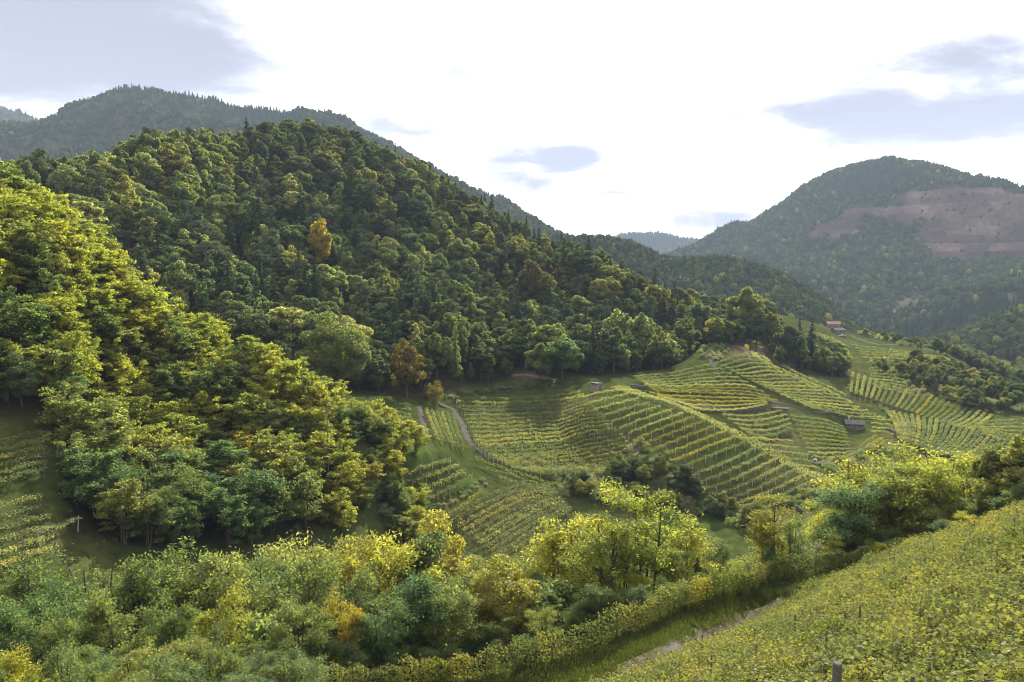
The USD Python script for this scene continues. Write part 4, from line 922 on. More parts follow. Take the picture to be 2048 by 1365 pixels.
E_MID = [
 (812, 686, 236, 'broad', 'broad_rust', .92, 'tall rust-coloured tree standing at the head of the dirt track'),
 (868, 752, 238, 'shrub', 'broad_rust', .8, 'low orange bush under the rust-coloured tree'),
 (672, 634, 226, 'broad', 'broad', 1.18, 'huge round dark green tree at the forest foot beside the rust-coloured tree'),
 (560, 690, 218, 'broad', 'broad_dark', 1.0, 'dark bushy tree overhanging the vine pergola on the spur top'),
 (910, 640, 262, 'conifer', 'broad', .85, 'slender pale green conifer behind the hillside forest edge'),
 (1125, 672, 270, 'broad', 'robinia_green', 1.35, 'bright green spreading tree beside the small stone hut'),
 (1080, 690, 268, 'broad', 'broad', 1.0, 'dark green tree touching the bright spreading tree'),
 (975, 700, 266, 'broad', 'broad_dark', 1.0, 'low dark tree over the shaded track at the forest foot'),
 (1240, 588, 336, 'broad', 'broad_light', .72, 'pale tall tree at the forest corner above the shaded slope'),
 (1282, 622, 326, 'broad', 'broad_light', .8, 'pale feathery tree in the forest corner group'),
 (1315, 655, 318, 'broad', 'broad_olive', .85, 'olive tree at the very corner of the hillside forest'),
 (1335, 682, 312, 'broad', 'broad_light', .8, 'last pale tree whose shade edge falls on the vines'),
 (1255, 660, 310, 'broad', 'broad', .9, 'green tree in front of the pale corner trees'),
 (1205, 690, 296, 'broad', 'broad_dark', .9, 'dark tree behind the small stone hut'),
 (640, 434, 358, 'broad', 'broad_gold', .75, 'golden orange autumn tree alone in the green forest slope'),
 (1062, 512, 368, 'broad', 'broad_rust', .75, 'reddish brown autumn tree high in the forest'),
 (566, 402, 384, 'conifer', 'conifer', .8, 'tall dark spruce left of the golden tree'),
 (558, 470, 340, 'conifer', 'conifer', .75, 'dark spruce below the tallest spruce on the forest slope'),
 (788, 408, 402, 'conifer', 'conifer', .75, 'tall dark spruce of the pair above the forest middle'),
 (808, 430, 394, 'conifer', 'conifer', .8, 'shorter dark spruce of the pair above the forest middle'),
 (1010, 476, 388, 'conifer', 'conifer', .9, 'dark spruce near the reddish brown tree'),
 (1078, 454, 420, 'conifer', 'conifer', .95, 'dark pointed spruce breaking the skyline of the forest ridge'),
 (1310, 534, 420, 'conifer', 'conifer', 1.1, 'broad dark spruce at the lower end of the forest ridge'),
 (645, 338, 470, 'conifer', 'conifer', .7, 'brownish spruce tip below the dark forest crest'),
 (646, 240, 538, 'conifer', 'conifer', .7, 'lone spruce tip on the dark forest crest'),
 (515, 352, 424, 'broad', 'robinia', .7, 'tall yellow-green tree high on the forest slope'),
 (335, 330, 385, 'broad', 'broad_light', 1.0, 'pale broad tree below the skyline on the far side of the spur'),
 (955, 540, 345, 'conifer', 'conifer', .8, 'dark spruce in the forest above the rust tree'),
 (1430, 632, 352, 'broad', 'broad_olive', 1.35, 'domed solitary tree on the slope above the triangular vineyard'),
 (1372, 632, 350, 'broad', 'broad_dark', 1.2, 'dark tree left of the domed solitary tree'),
 (1400, 596, 400, 'broad', 'broad', 1.0, 'green tree above the domed tree'),
 (1492, 578, 432, 'broad', 'broad_olive', 1.05, 'yellow-green tree crowning the far spur'),
 (1515, 612, 420, 'broad', 'broad', 1.0, 'tree with yellowing side below the crowning tree'),
 (1545, 622, 420, 'broad', 'broad_olive', .9, 'narrow yellowing tree at the rim of the far spur'),
 (1600, 626, 412, 'conifer', 'conifer', 1.2, 'dark spruce in the grove above the triangular vineyard'),
 (1625, 640, 410, 'conifer', 'conifer', 1.1, 'second dark spruce in the grove above the triangular vineyard'),
 (1575, 655, 400, 'broad', 'broad_dark', 1.0, 'dark tree at the upper edge of the far grove'),
 (1605, 672, 396, 'broad', 'broad', 1.0, 'rounded tree in the middle of the far grove'),
 (1645, 690, 396, 'broad', 'broad_olive', .9, 'olive tree at the lower end of the far grove'),
 (1672, 706, 393, 'broad', 'broad_dark', .9, 'dark tree at the low tip of the far grove'),
 (1560, 690, 385, 'broad', 'broad_dark', .9, 'dark low tree at the vineyard edge of the far grove'),
 (1620, 715, 388, 'broad', 'broad_dark', .9, 'second dark low tree at the vineyard edge of the far grove'),
]
for e in E_MID:
    T(*e)
    if 'golden orange' in e[6]:                                   # it stands free: nothing close in front of it
        for dd in (7, 13, 19): TAKEN.append((*[float(v) for v in P(e[0], 470, e[2] - dd)[:2]], 4.5))
near_list = [
 # front thicket in the gully, tops as in the photograph
 (55, 1125, 63, 'robinia', 'robinia', 1.0), (110, 1160, 60, 'robinia', 'robinia_green', .9), (195, 1100, 67, 'robinia', 'robinia', .95), (250, 1112, 64, 'robinia', 'robinia', .9), (310, 1100, 68, 'robinia', 'robinia', .95),
 (385, 1096, 68, 'robinia', 'robinia', .95), (430, 1105, 65, 'robinia', 'robinia', .9), (495, 1088, 70, 'robinia_open', 'robinia_green', .9), (545, 1150, 72, 'broad', 'broad', .8), (595, 1072, 80, 'robinia', 'robinia', .9), (640, 1055, 88, 'robinia', 'robinia', .9),
 (612, 1110, 68, 'robinia', 'robinia', .95), (735, 1078, 74, 'robinia', 'robinia_gold', .95), (795, 1062, 78, 'robinia', 'robinia_yellow', .85), (700, 1140, 66, 'robinia', 'robinia', .95), (690, 1180, 62, 'robinia', 'robinia_gold', .7), (825, 1130, 66, 'robinia', 'robinia_green', 1.05),
 (872, 1050, 92, 'broad', 'broad_olive', .75), (850, 1090, 80, 'broad', 'broad', .9), (905, 1160, 66, 'robinia', 'robinia', 1.0), (965, 1118, 84, 'robinia', 'robinia', 1.0), (1010, 1115, 88, 'robinia', 'robinia', .9), (1060, 1140, 76, 'robinia', 'robinia', 1.0),
 (340, 1190, 57, 'robinia', 'robinia', .9), (100, 1215, 54, 'robinia', 'robinia', .9), (215, 1180, 57, 'robinia', 'robinia', .95), (440, 1172, 59, 'robinia', 'robinia_yellow', .85), (520, 1200, 60, 'shrub', 'shrub', 1.0), (30, 1205, 54, 'robinia', 'robinia_green', .9), (600, 1190, 59, 'robinia', 'robinia', .85),
 (760, 1200, 61, 'robinia', 'robinia_green', .9), (150, 1270, 49, 'robinia', 'robinia_green', .8), (20, 1300, 46, 'robinia', 'robinia_yellow', .8), (320, 1268, 50, 'robinia', 'robinia', .8), (250, 1300, 47, 'robinia_slim', 'robinia', 1.0), (430, 1275, 50, 'robinia', 'robinia', .85),
 # middle: tall thin ones with dark forked stems
 (1155, 985, 82, 'robinia_open', 'robinia_yellow', 1.0), (1215, 1010, 73, 'robinia_open', 'robinia_yellow', 1.15), (1300, 955, 78, 'robinia_open', 'robinia_yellow', 1.0), (1258, 1050, 76, 'robinia_open', 'robinia', .9), (1120, 1045, 80, 'robinia_open', 'robinia_yellow', .9), (1372, 1028, 84, 'robinia_slim', 'robinia_yellow', 1.1), (1342, 1075, 80, 'robinia_open', 'robinia', .9),
 (1160, 950, 128, 'robinia_slim', 'robinia_gold', .9), (1420, 1065, 88, 'robinia_open', 'robinia', .9), (1395, 1112, 80, 'conifer', 'broad_dark', 1.3), (1320, 1150, 72, 'robinia', 'robinia_green', .9), (1450, 1075, 90, 'robinia_slim', 'robinia_blue', 1.1), (1480, 1120, 86, 'robinia', 'robinia_green', .9), (1100, 1150, 72, 'robinia', 'robinia', 1.0), (1040, 1180, 70, 'robinia', 'robinia_yellow', .8),
 (1560, 980, 95, 'robinia_slim', 'robinia_gold', 1.15), (1528, 1030, 95, 'robinia_slim', 'robinia_gold', 1.0), (1585, 1030, 96, 'robinia_open', 'robinia', .9), (1540, 1090, 92, 'robinia', 'robinia_green', .9), (1600, 1085, 95, 'robinia', 'robinia_green', .95),
 # right thicket
 (1640, 1010, 108, 'robinia_open', 'robinia_yellow', .9), (1690, 935, 116, 'robinia_open', 'robinia_yellow', 1.0), (1722, 905, 118, 'robinia_open', 'robinia_yellow', 1.0), (1760, 900, 116, 'robinia_open', 'robinia_yellow', 1.0), (1800, 918, 114, 'robinia_open', 'robinia', 1.0), (1845, 895, 114, 'robinia_open', 'robinia_yellow', 1.0), (1890, 878, 116, 'robinia_open', 'robinia_yellow', 1.05), (1925, 915, 112, 'robinia_open', 'robinia_yellow', 1.0),
 (1668, 1010, 108, 'robinia', 'robinia', .9), (1730, 985, 108, 'robinia', 'robinia', 1.0), (1790, 990, 106, 'robinia', 'robinia_yellow', .95), (1850, 985, 104, 'robinia', 'robinia', 1.0), (1915, 985, 104, 'robinia', 'robinia', 1.0), (1650, 1070, 100, 'robinia', 'robinia_green', .9), (1710, 1060, 100, 'robinia', 'robinia_green', .9), (1775, 1050, 100, 'robinia', 'robinia_green', .95), (1870, 1045, 100, 'robinia', 'robinia_green', .9),
 (1985, 905, 108, 'broad', 'broad_olive', .9), (2030, 885, 106, 'broad', 'broad_olive', 1.1), (2075, 880, 108, 'broad', 'broad', 1.1), (1955, 985, 102, 'robinia', 'robinia', .9), (2010, 975, 101, 'robinia_slim', 'robinia_green', 1.3), (2050, 960, 101, 'robinia_slim', 'robinia_green', 1.3), (1985, 1020, 99, 'robinia_slim', 'robinia_green', 1.2),
 # bluish leafy saplings behind the path-side row
 (640, 1265, 60, 'robinia_slim', 'robinia_blue', 1.9), (700, 1290, 59, 'robinia_slim', 'robinia_blue', 1.9), (600, 1310, 57, 'robinia_slim', 'robinia_blue', 1.9), (850, 1292, 62, 'robinia_slim', 'robinia_blue', 1.9), (905, 1285, 63, 'robinia_slim', 'robinia_blue', 1.8), (960, 1255, 65, 'robinia_slim', 'robinia_green', 1.7), (1000, 1290, 64, 'robinia_slim', 'robinia', 1.7), (530, 1300, 54, 'robinia_slim', 'robinia_green', 1.8),
 (1150, 1258, 67, 'robinia_slim', 'robinia_blue', 1.9), (1205, 1222, 68, 'robinia_slim', 'robinia_blue', 1.8), (1245, 1218, 69, 'robinia_slim', 'robinia_blue', 1.8), (1275, 1214, 69.5, 'robinia_slim', 'robinia_blue', 1.7), (1085, 1275, 66, 'robinia_slim', 'robinia_green', 1.7), (1360, 1165, 77, 'robinia_slim', 'robinia_green', 1.7), (1420, 1150, 82, 'robinia_slim', 'robinia_blue', 1.6), (1800, 1075, 97, 'robinia_slim', 'robinia_green', 1.6), (1640, 1105, 94, 'robinia_slim', 'robinia_green', 1.6), (1570, 1110, 92, 'robinia_slim', 'robinia_green', 1.6), (1890, 1040, 97, 'robinia_slim', 'robinia_green', 1.6),
]
LOOK = {'robinia': 'yellow-green', 'robinia_yellow': 'yellow', 'robinia_gold': 'golden', 'robinia_green': 'fresh green', 'robinia_blue': 'bluish green', 'broad': 'mid green', 'broad_dark': 'dark green', 'broad_olive': 'olive green', 'broad_light': 'pale green', 'broad_rust': 'rust brown', 'broad_gold': 'golden', 'conifer': 'dark', 'pine': 'grey-green', 'shrub': 'green', 'shrub_grey': 'greyish'}
FORM = {'robinia_mid': 'feathery locust tree', 'broad_fine': 'leafy tree', 'robinia': 'feathery locust tree', 'robinia_slim': 'slim locust tree', 'robinia_open': 'open locust tree', 'broad': 'leafy tree', 'conifer': 'conical tree', 'pine': 'pine', 'shrub': 'bush'}
def where_near(px, py):
    if px < 560: return 'in the gully thicket below the dark terraces'
    if px < 1080: return 'in the gully thicket below the lower vineyard'
    if px < 1500: return 'behind the path-side vines'
    return 'in the thicket above the near pergola slope'
for px, py, d, kd, mt, w in near_list:
    form = 'leafy locust sapling' if kd == 'robinia_slim' and w > 1.5 else FORM[kd]
    T(px, py, d, kd, mt, w, f'{LOOK[mt]} {form} {where_near(px, py)}', 'trees of the near thicket', hmin=2.0, hmax=20)

N_EXPLICIT = len(PENDING)
def free(x, y, r):
    if not TAKEN: return True
    t = np.array(TAKEN); return bool(np.all(np.hypot(t[:, 0] - x, t[:, 1] - y) > t[:, 2] + r))
HORIZ = np.maximum.accumulate(np.where(LD[None] > 40, ZG / LD[None], -9), axis=1)
_hz = RegularGridInterpolator((AZG, LD), HORIZ, bounds_error=False, fill_value=None)
def seen(x, y, ztop, margin=.004):
    az, d = np.arctan2(x, y), np.hypot(x, y)
    h = _hz(np.stack([np.clip(az, AZG[0], AZG[-1]), np.clip(d - 4, LD[0], LD[-1])], -1))
    return (ztop / d > h - margin)
def jgrid(x0, x1, y0, y1, s, r):
    x, y = np.meshgrid(np.arange(x0, x1, s), np.arange(y0, y1, s))
    x = x + (np.arange(x.shape[0]) % 2)[:, None] * s * .5
    return (x + r.uniform(-.42, .42, x.shape) * s).ravel(), (y + r.uniform(-.42, .42, y.shape) * s).ravel()
def pick(r, w):
    k = list(w); p = np.array([w[q] for q in k], float); return k[int(r.choice(len(k), p=p / p.sum()))]

# the spur: locust trees, yellow towards its crest, greener lower down
rs = np.random.default_rng(71)
x, y = jgrid(-140, 0, 60, 260, 4.3, rs); az, d = np.arctan2(x, y), np.hypot(x, y)
z = ground(x, y); px, py = project(x, y, z + 5)
inz = (d > K_at(IX_BASE, az) + 4) & (d < K_at(IX_CREST, az) + 26) & (d < 232) & (px > -60) & (px < 850)
inz &= ~((px < np.where(d < 116, 185, 122)) & (d < 139))
inz &= ~((px > 440) & (px < 640) & (np.abs(d - 182) < 11)) & ~((px > 640) & (d > 176)) & ~((px > 730) & (d < 150))
inz &= ~((px > 850 - (d - 140) * .5))
SPUR = []
for X, Y, Z, D_, PX, PY in zip(x[inz], y[inz], z[inz], d[inz], px[inz], py[inz]):
    rel = (D_ - np.interp(math.atan2(X, Y), AZG, KD[IX_BASE])) / max(10, np.interp(math.atan2(X, Y), AZG, KD[IX_CREST] - KD[IX_BASE]))
    lit = rel * .9 + (PX / 850) * .45 + (float(fbm2(X, Y, 22., 3, 4)) - .5) * 1.0
    mt = pick(rs, {'robinia_yellow': np.clip(lit - .22, .06, 1) * 3.6, 'robinia': .8, 'robinia_green': np.clip(.9 - lit, .05, 1) * .9, 'robinia_gold': .04, 'broad': .05, 'broad_rust': .03})
    kd = 'broad_fine' if mt.startswith('broad') else ('robinia_mid' if D_ > 128 or rs.random() < .6 else 'robinia_open')
    h = rs.uniform(7.5, 11.5) * (.75 if PX > 640 else 1) * (.6 if D_ > 176 and 440 < PX < 640 else 1)
    if not seen(X, Y, Z + h): continue
    if h / D_ > 0 and not free(X, Y, 0): continue
    part_ = ('low on the spur' if rel < .45 else ('on the spur crest' if rel > .85 else 'on the spur flank')) + (' above the dark terraces' if PX < 210 else ' in its middle' if PX < 440 else ' by the timber pergola' if PX < 640 else ' near the utility pole')
    SPUR.append((h / D_, (NAME_OF[kd], kd, mt, X, Y, h, rs.uniform(.95, 1.3), f'{LOOK[mt]} {FORM[kd]} {part_}', 'tree', 'locust trees of the spur', PX)))
SPUR.sort(key=lambda q: -q[0]); PENDING += [q[1] for q in SPUR[:215]]; REST = [q[1] for q in SPUR[215:]]

# filling trees of the near thicket
ENV = np.array([(-200, 1150), (0, 1140), (60, 1130), (150, 1150), (200, 1110), (400, 1105), (480, 1098), (600, 1085), (680, 1090), (760, 1085), (840, 1085), (960, 1125), (1080, 1130), (1130, 1120), (1200, 1110), (1350, 1110), (1480, 1110), (1540, 1080), (1620, 1040), (1690, 960), (1760, 925), (1900, 915), (1980, 930), (2100, 900)], float)
rf = np.random.default_rng(72)
x, y = jgrid(-50, 75, 30, 135, 2.9, rf); az, d = np.arctan2(x, y), np.hypot(x, y); z = ground(x, y); px, py = project(x, y, z)
sh, gu = K_at(IX_SHELF, az), K_at(IX_GULLY, az)
inz = (px > -110) & (px < 2140) & (d > np.where(px < 620, 44, sh + 1.6)) & (d < gu + 6)
cnt = 0
for X, Y, Z, D_, PX in zip(x[inz], y[inz], z[inz], d[inz], px[inz]):
    if not free(X, Y, .35): continue
    shelf = np.interp(math.atan2(X, Y), AZG, KD[IX_SHELF])
    low = D_ < shelf + 9
    h = rf.uniform(2.0, 4.2) if low else rf.uniform(5.5, 10)
    lim = np.interp(PX, ENV[:, 0], ENV[:, 1]) + rf.uniform(0, 60)
    zt = float(P(PX, lim, D_)[2]) - Z
    if PX < 620 and D_ < shelf + 3: h = min(rf.uniform(3, 5.5), float(P(PX, 1250 + rf.uniform(0, 60), D_)[2]) - Z)
    if PX > 1620: h = rf.uniform(2.5, 4.5) if low else rf.uniform(8, 15)
    h = min(h, zt)
    if h < 1.6: continue
    mt = pick(rf, {'robinia': 4, 'robinia_green': 2.2, 'robinia_yellow': 1.5 if PX < 1080 else 3.4, 'robinia_gold': .25, 'robinia_blue': .7, 'broad_olive': .5 if PX < 1620 else .05, 'broad': .3 if PX < 1620 else .02, 'shrub_grey': .35, 'shrub': .5})
    kd = 'shrub' if mt.startswith('shrub') or h < 2.6 else ('broad_fine' if mt.startswith('broad') else pick(rf, {'robinia': 3, 'robinia_open': 1.2, 'robinia_slim': 1}))
    if not seen(X, Y, Z + h): continue
    PENDING.append((NAME_OF[kd], kd, mt, X, Y, h, (1.15 if kd == 'shrub' else rf.uniform(.95, 1.25) * (1.5 if kd == 'robinia_slim' and h < 5 else 1)), f'{"small " if h < 4 else ""}{LOOK[mt]} {FORM[kd]} {where_near(PX, 0)}', 'shrub' if kd == 'shrub' else 'tree', 'trees of the near thicket', PX)); cnt += 1
    TAKEN.append((X, Y, .3))

# bushes and small trees standing in pixel-outlined thickets
def thicket(poly, gap, hs, mats, kinds, where, group, dlo, dhi, seed, w=1.2, n=900):
    r = np.random.default_rng(seed); p = np.array(poly, float)
    px = r.uniform(p[:, 0].min(), p[:, 0].max(), n * 3); py = r.uniform(p[:, 1].min(), p[:, 1].max(), n * 3)
    k = in_poly(px, py, p); q = cast(px[k], py[k], .5, dlo, dhi); got = []
    for (X, Y), PX in zip(q, px[k]):
        d = math.hypot(X, Y)
        if d >= dhi - 1 or d <= dlo + 1 or any(math.hypot(X - a, Y - b) < gap for a, b in got) or not free(X, Y, .2): continue
        got.append((X, Y)); kd = pick(r, kinds); mt = pick(r, mats[kd]); kd = 'broad_fine' if kd == 'broad' and d < 240 else kd; h = r.uniform(*hs) * (1.5 if kd != 'shrub' else 1)
        PENDING.append((NAME_OF[kd], kd, mt, X, Y, h, w * r.uniform(.9, 1.2), f'{LOOK[mt]} {FORM[kd]} {where}', 'shrub' if kd == 'shrub' else 'tree', group, PX)); TAKEN.append((X, Y, .3))
SH = {'shrub': {'shrub': 2, 'shrub_grey': 1.4}, 'broad': {'broad_dark': 2, 'broad': 2, 'broad_olive': 1}, 'robinia': {'robinia': 1, 'robinia_green': 1}, 'conifer': {'conifer': 1}, 'pine': {'pine': 1}}
thicket([(1268, 892), (1325, 893), (1345, 930), (1400, 990), (1460, 1018), (1530, 1040), (1560, 1058), (1480, 1052), (1380, 1032), (1330, 1012), (1250, 988), (1180, 980), (1150, 966), (1210, 952), (1258, 930)], 2.3, (2.4, 4.2), SH, {'shrub': 3, 'broad': 1.4}, 'in the scrub between the two central vineyards', 'scrub between the central vineyards', 150, 250, 81)
thicket([(1830, 722), (1900, 738), (2048, 796), (2048, 838), (1960, 832), (1900, 802), (1840, 775), (1800, 748)], 4.2, (3.0, 5.5), SH, {'shrub': 1, 'broad': 3}, 'in the dark scrub band below the plateau rim', 'scrub band below the plateau rim', 380, 620, 82)
thicket([(1730, 716), (1830, 712), (1870, 760), (1900, 800), (1840, 792), (1780, 756)], 5.0, (2.0, 3.4), SH, {'shrub': 3, 'broad': .5}, 'scattered in the hollow beneath the plateau', 'scrub in the hollow', 380, 600, 83)
thicket([(1840, 700), (1950, 718), (2060, 752), (2060, 768), (1930, 736)], 4.5, (4.0, 6.5), SH, {'broad': 3, 'robinia': .4}, 'along the plateau rim against the gorge', 'trees along the plateau rim', 560, 690, 84)
thicket([(1350, 600), (1410, 610), (1470, 640), (1480, 690), (1420, 690), (1360, 700), (1345, 660)], 5.5, (5.5, 8), SH, {'broad': 4, 'conifer': .3}, 'in the wood above the triangular vineyard', 'wood above the triangular vineyard', 330, 500, 85)
thicket([(1500, 640), (1545, 648), (1600, 668), (1660, 712), (1692, 752), (1672, 756), (1600, 726), (1540, 696), (1508, 672)], 4.6, (5, 7.5), SH, {'broad': 4, 'shrub': .6}, 'in the grove beside the triangular vineyard', 'grove beside the triangular vineyard', 340, 470, 86)
thicket([(1435, 600), (1500, 604), (1560, 634), (1530, 645), (1470, 630)], 5.5, (4.5, 7), SH, {'broad': 4}, 'on the rim of the far spur', 'trees on the far spur rim', 400, 520, 87)
thicket([(1560, 985), (1655, 985), (1660, 1010), (1600, 1022), (1560, 1010)], 2.4, (2, 3.4), SH, {'shrub': 3}, 'at the toe of the vineyard ridge', 'bushes at the ridge toe', 170, 250, 88)
thicket([(1500, 842), (1560, 838), (1580, 868), (1520, 880)], 2.6, (1.8, 2.8), SH, {'shrub': 3}, 'below the concrete platform', 'bushes below the platform', 245, 300, 89)
thicket([(768, 968), (800, 960), (850, 1012), (868, 1050), (800, 1040), (720, 1020)], 2.4, (2.4, 4), SH, {'shrub': 1, 'robinia': 2}, 'between the spur and the curved terraces', 'bushes beside the curved terraces', 130, 180, 90)
thicket([(885, 788), (1000, 776), (1108, 764), (1108, 772), (1000, 784), (890, 796)], 1.8, (1.2, 1.9), SH, {'shrub': 3}, 'in the hedge along the top of the round vineyard', 'hedge above the round vineyard', 225, 290, 91)
thicket([(1290, 782), (1330, 778), (1460, 792), (1455, 797)], 1.8, (1.0, 1.6), SH, {'shrub': 3}, 'in the dark hedge above the dip rows', 'hedge above the dip', 250, 320, 92)
thicket([(1472, 703), (1500, 708), (1580, 742), (1700, 806), (1690, 808), (1570, 750), (1490, 714)], 2.2, (1.0, 1.7), SH, {'shrub': 3}, 'in the hedge line dividing the upper vineyards', 'hedge line of the upper vineyards', 310, 420, 93)
thicket([(1695, 768), (1740, 796), (1800, 828), (1900, 858), (1990, 872), (1985, 876), (1890, 864), (1790, 836), (1692, 776)], 2.2, (1.0, 1.8), SH, {'shrub': 3}, 'in the dark hedge under the striped vineyard', 'hedge under the striped vineyard', 290, 420, 94)
thicket([(1640, 925), (1700, 905), (1740, 890), (1750, 900), (1700, 930), (1660, 945)], 2.6, (1.6, 2.8), SH, {'shrub': 3}, 'along the lower farm track', 'bushes along the lower farm track', 225, 330, 95)
thicket([(862, 1002), (905, 985), (968, 955), (975, 966), (915, 1000), (870, 1024)], 1.5, (.8, 1.3), {'shrub': {'shrub_grey': 1}}, {'shrub': 1}, 'on the bank of the curved terraces', 'bank scrub of the curved terraces', 140, 210, 96)
thicket([(1400, 690), (1440, 688), (1460, 700), (1420, 728), (1398, 716)], 2.6, (1.4, 2.4), SH, {'shrub': 2}, 'beside the pale farm track', 'bushes by the pale farm track', 320, 380, 97)
thicket([(1100, 950), (1180, 965), (1260, 990), (1240, 1010), (1120, 985)], 2.6, (2, 3.2), SH, {'shrub': 2, 'broad': .5}, 'under the foot of the round vineyard', 'scrub under the round vineyard', 160, 225, 98)
thicket([(1720, 655), (1800, 672), (1850, 690), (1840, 698), (1780, 684), (1716, 668)], 5.0, (2.4, 4), SH, {'shrub': 2, 'broad': 1}, 'beside the houses on the far plateau', 'trees by the plateau houses', 480, 680, 99)

# the hillside forest
ro = np.random.default_rng(73)
x, y = jgrid(-330, 170, 200, 620, 5.9, ro); az, d = np.arctan2(x, y), np.hypot(x, y); z = ground(x, y); px, py = project(x, y, z + 8)
inz = (d > K_at(IX_FOREST, az) + 3.5) & (d < K_at(IX_FCREST, az) + 22) & (px > -70) & (px < 1352 - np.clip(px - 1300, 0, 99) * .0) & (az < math.atan2(325 / FPX, 1))
FOREST = []
for X, Y, Z, D_, PX, PY in zip(x[inz], y[inz], z[inz], d[inz], px[inz], py[inz]):
    a = math.atan2(X, Y); rel = (D_ - np.interp(a, AZG, KD[IX_FOREST])) / np.interp(a, AZG, KD[IX_FCREST] - KD[IX_FOREST])
    nz = float(fbm2(X, Y, 40., 3, 8))
    if PX < 470 and rel > .45: wt = {'robinia': 3, 'broad_olive': 3, 'broad_light': 3, 'broad': 2, 'pine': .8, 'broad_rust': .25}
    elif PX < 1050 and rel > .62: wt = {'broad_dark': 5, 'broad': 2, 'broad_olive': .8, 'broad_rust': .15, 'conifer': .7}
    elif PX > 1050 and rel > .5: wt = {'broad_dark': 3, 'broad': 3, 'broad_olive': 1.3, 'pine': 1.0, 'conifer': 1.3, 'broad_rust': .3}
    elif rel < .14: wt = {'broad_dark': 3, 'broad': 4, 'broad_light': .8, 'conifer': .6}
    else: wt = {'broad': 4.2, 'broad_olive': 1.2 + 3 * max(0, nz - .5), 'broad_light': 1.6 + 4 * max(0, .5 - nz), 'robinia_green': 1.2, 'pine': 2.2, 'conifer': 2.6, 'broad_dark': 1.6, 'broad_rust': .25, 'robinia': .4}
    mt = pick(ro, wt); kd = {'conifer': 'conifer', 'pine': 'pine'}.get(mt, 'broad')
    h = (8 + 9 * ro.random() ** 1.3) * (1.45 if kd == 'conifer' else 1.2 if kd == 'pine' else 1) * (.74 if rel > .82 else 1) * (.72 if rel < .05 else 1); w = ro.uniform(.75, 1.4) if kd == 'broad' else ro.uniform(.95, 1.25)
    if not seen(X, Y, Z + h, .002) or not free(X, Y, .8): continue
    part_ = ('at the forest foot' if rel < .22 else 'on the forest crest' if rel > .85 else 'midway up the forest') + ((' behind the spur' if PX < 600 else ' by the rust-coloured tree' if PX < 880 else ' above the round vineyard' if PX < 1150 else ' above the stone hut') if rel < .22 else (' above the spur' if PX < 470 else ' near the golden tree' if PX < 800 else ' near the reddish tree' if PX < 1180 else ' towards the ridge end'))
    FOREST.append((h * w / D_, (NAME_OF[kd], kd, mt, X, Y, h, w, f'{LOOK[mt]} {FORM[kd]} {part_}', 'tree', 'trees of the hillside forest', PX)))
FOREST.sort(key=lambda q: -q[0])
KEEP = {'broad': 175, 'conifer': 60, 'pine': 60}
for s_, q in FOREST:
    if KEEP.get(q[1], 0) > 0: KEEP[q[1]] -= 1; PENDING.append(q)
    else: REST.append(q)

CAP = {'locust_tree': 295, 'broadleaf_tree': 295, 'shrub': 280}
order = sorted(range(len(PENDING)), key=lambda i: (i >= N_EXPLICIT, -PENDING[i][5] * PENDING[i][6] / math.hypot(PENDING[i][3], PENDING[i][4])))
kept = []
for i in order:
    q = PENDING[i]
    if CAP.get(q[0], 999) > 0: CAP[q[0]] = CAP.get(q[0], 999) - 1; kept.append(q)
    else: REST.append(q)
PENDING = kept
# labels that would be the same in the near thicket and the scrub are counted along their group
from collections import defaultdict
same = defaultdict(list)
for i, q in enumerate(PENDING): same[q[7]].append(i)
LAB = {}
for lab, ids in same.items():
    for n_, i in enumerate(sorted(ids, key=lambda i: PENDING[i][10])):
        LAB[i] = lab if len(ids) == 1 or len(ids) > 30 else f'{lab}, {ORD[n_]} from left'
rp = np.random.default_rng(99)
for i, (nm, kd, mt, X, Y, h, w, lab, cat, grp, PX) in enumerate(PENDING):
    plant(nm, kd, mt, X, Y, h, w, LAB[i], cat, grp, rp)
# the rest of the woods, past what can be counted
for names, oname, olabel, ocat in ((('broadleaf_tree', 'spruce_tree', 'pine_tree'), 'forest', 'mixed autumn forest filling the hillside behind its nearest trees', 'forest'),
                                   (('locust_tree',), 'locust_wood', 'yellow-green locust wood filling in behind the nearest locust trees', 'wood'),
                                   (('shrub',), 'scrub', 'low scrub and hedges filling in between the nearest bushes', 'scrub')):
    rest = [q for q in REST if q[0] in names]
    keys = sorted({(q[1], q[2]) for q in rest}); protos, first_of = [], {}
    for kd, mt in keys:
        first_of[(kd, mt)] = len(protos); protos += [(c, mt) for c in PROTO[kd]]
    idx, pos, rot, sca = [], [], [], []
    for nm, kd, mt, X, Y, h, w, *_ in rest:
        idx.append(first_of[(kd, mt)] + int(rp.integers(len(PROTO[kd])))); pos.append((X, Y, float(ground(X, Y)) - .1)); rot.append(rp.uniform(0, 6.28)); sc_ = h / (3.0 if kd == 'shrub' else 10.0); sca.append((sc_ * w, sc_ * w, sc_))
    scatter(oname, olabel, ocat, protos, idx, (np.array(pos), np.array(rot), np.array(sca)))
print('trees', len(PENDING), 'rest', len(REST), 'fill', cnt, 'spur', len(SPUR), 'forest', len(FOREST))

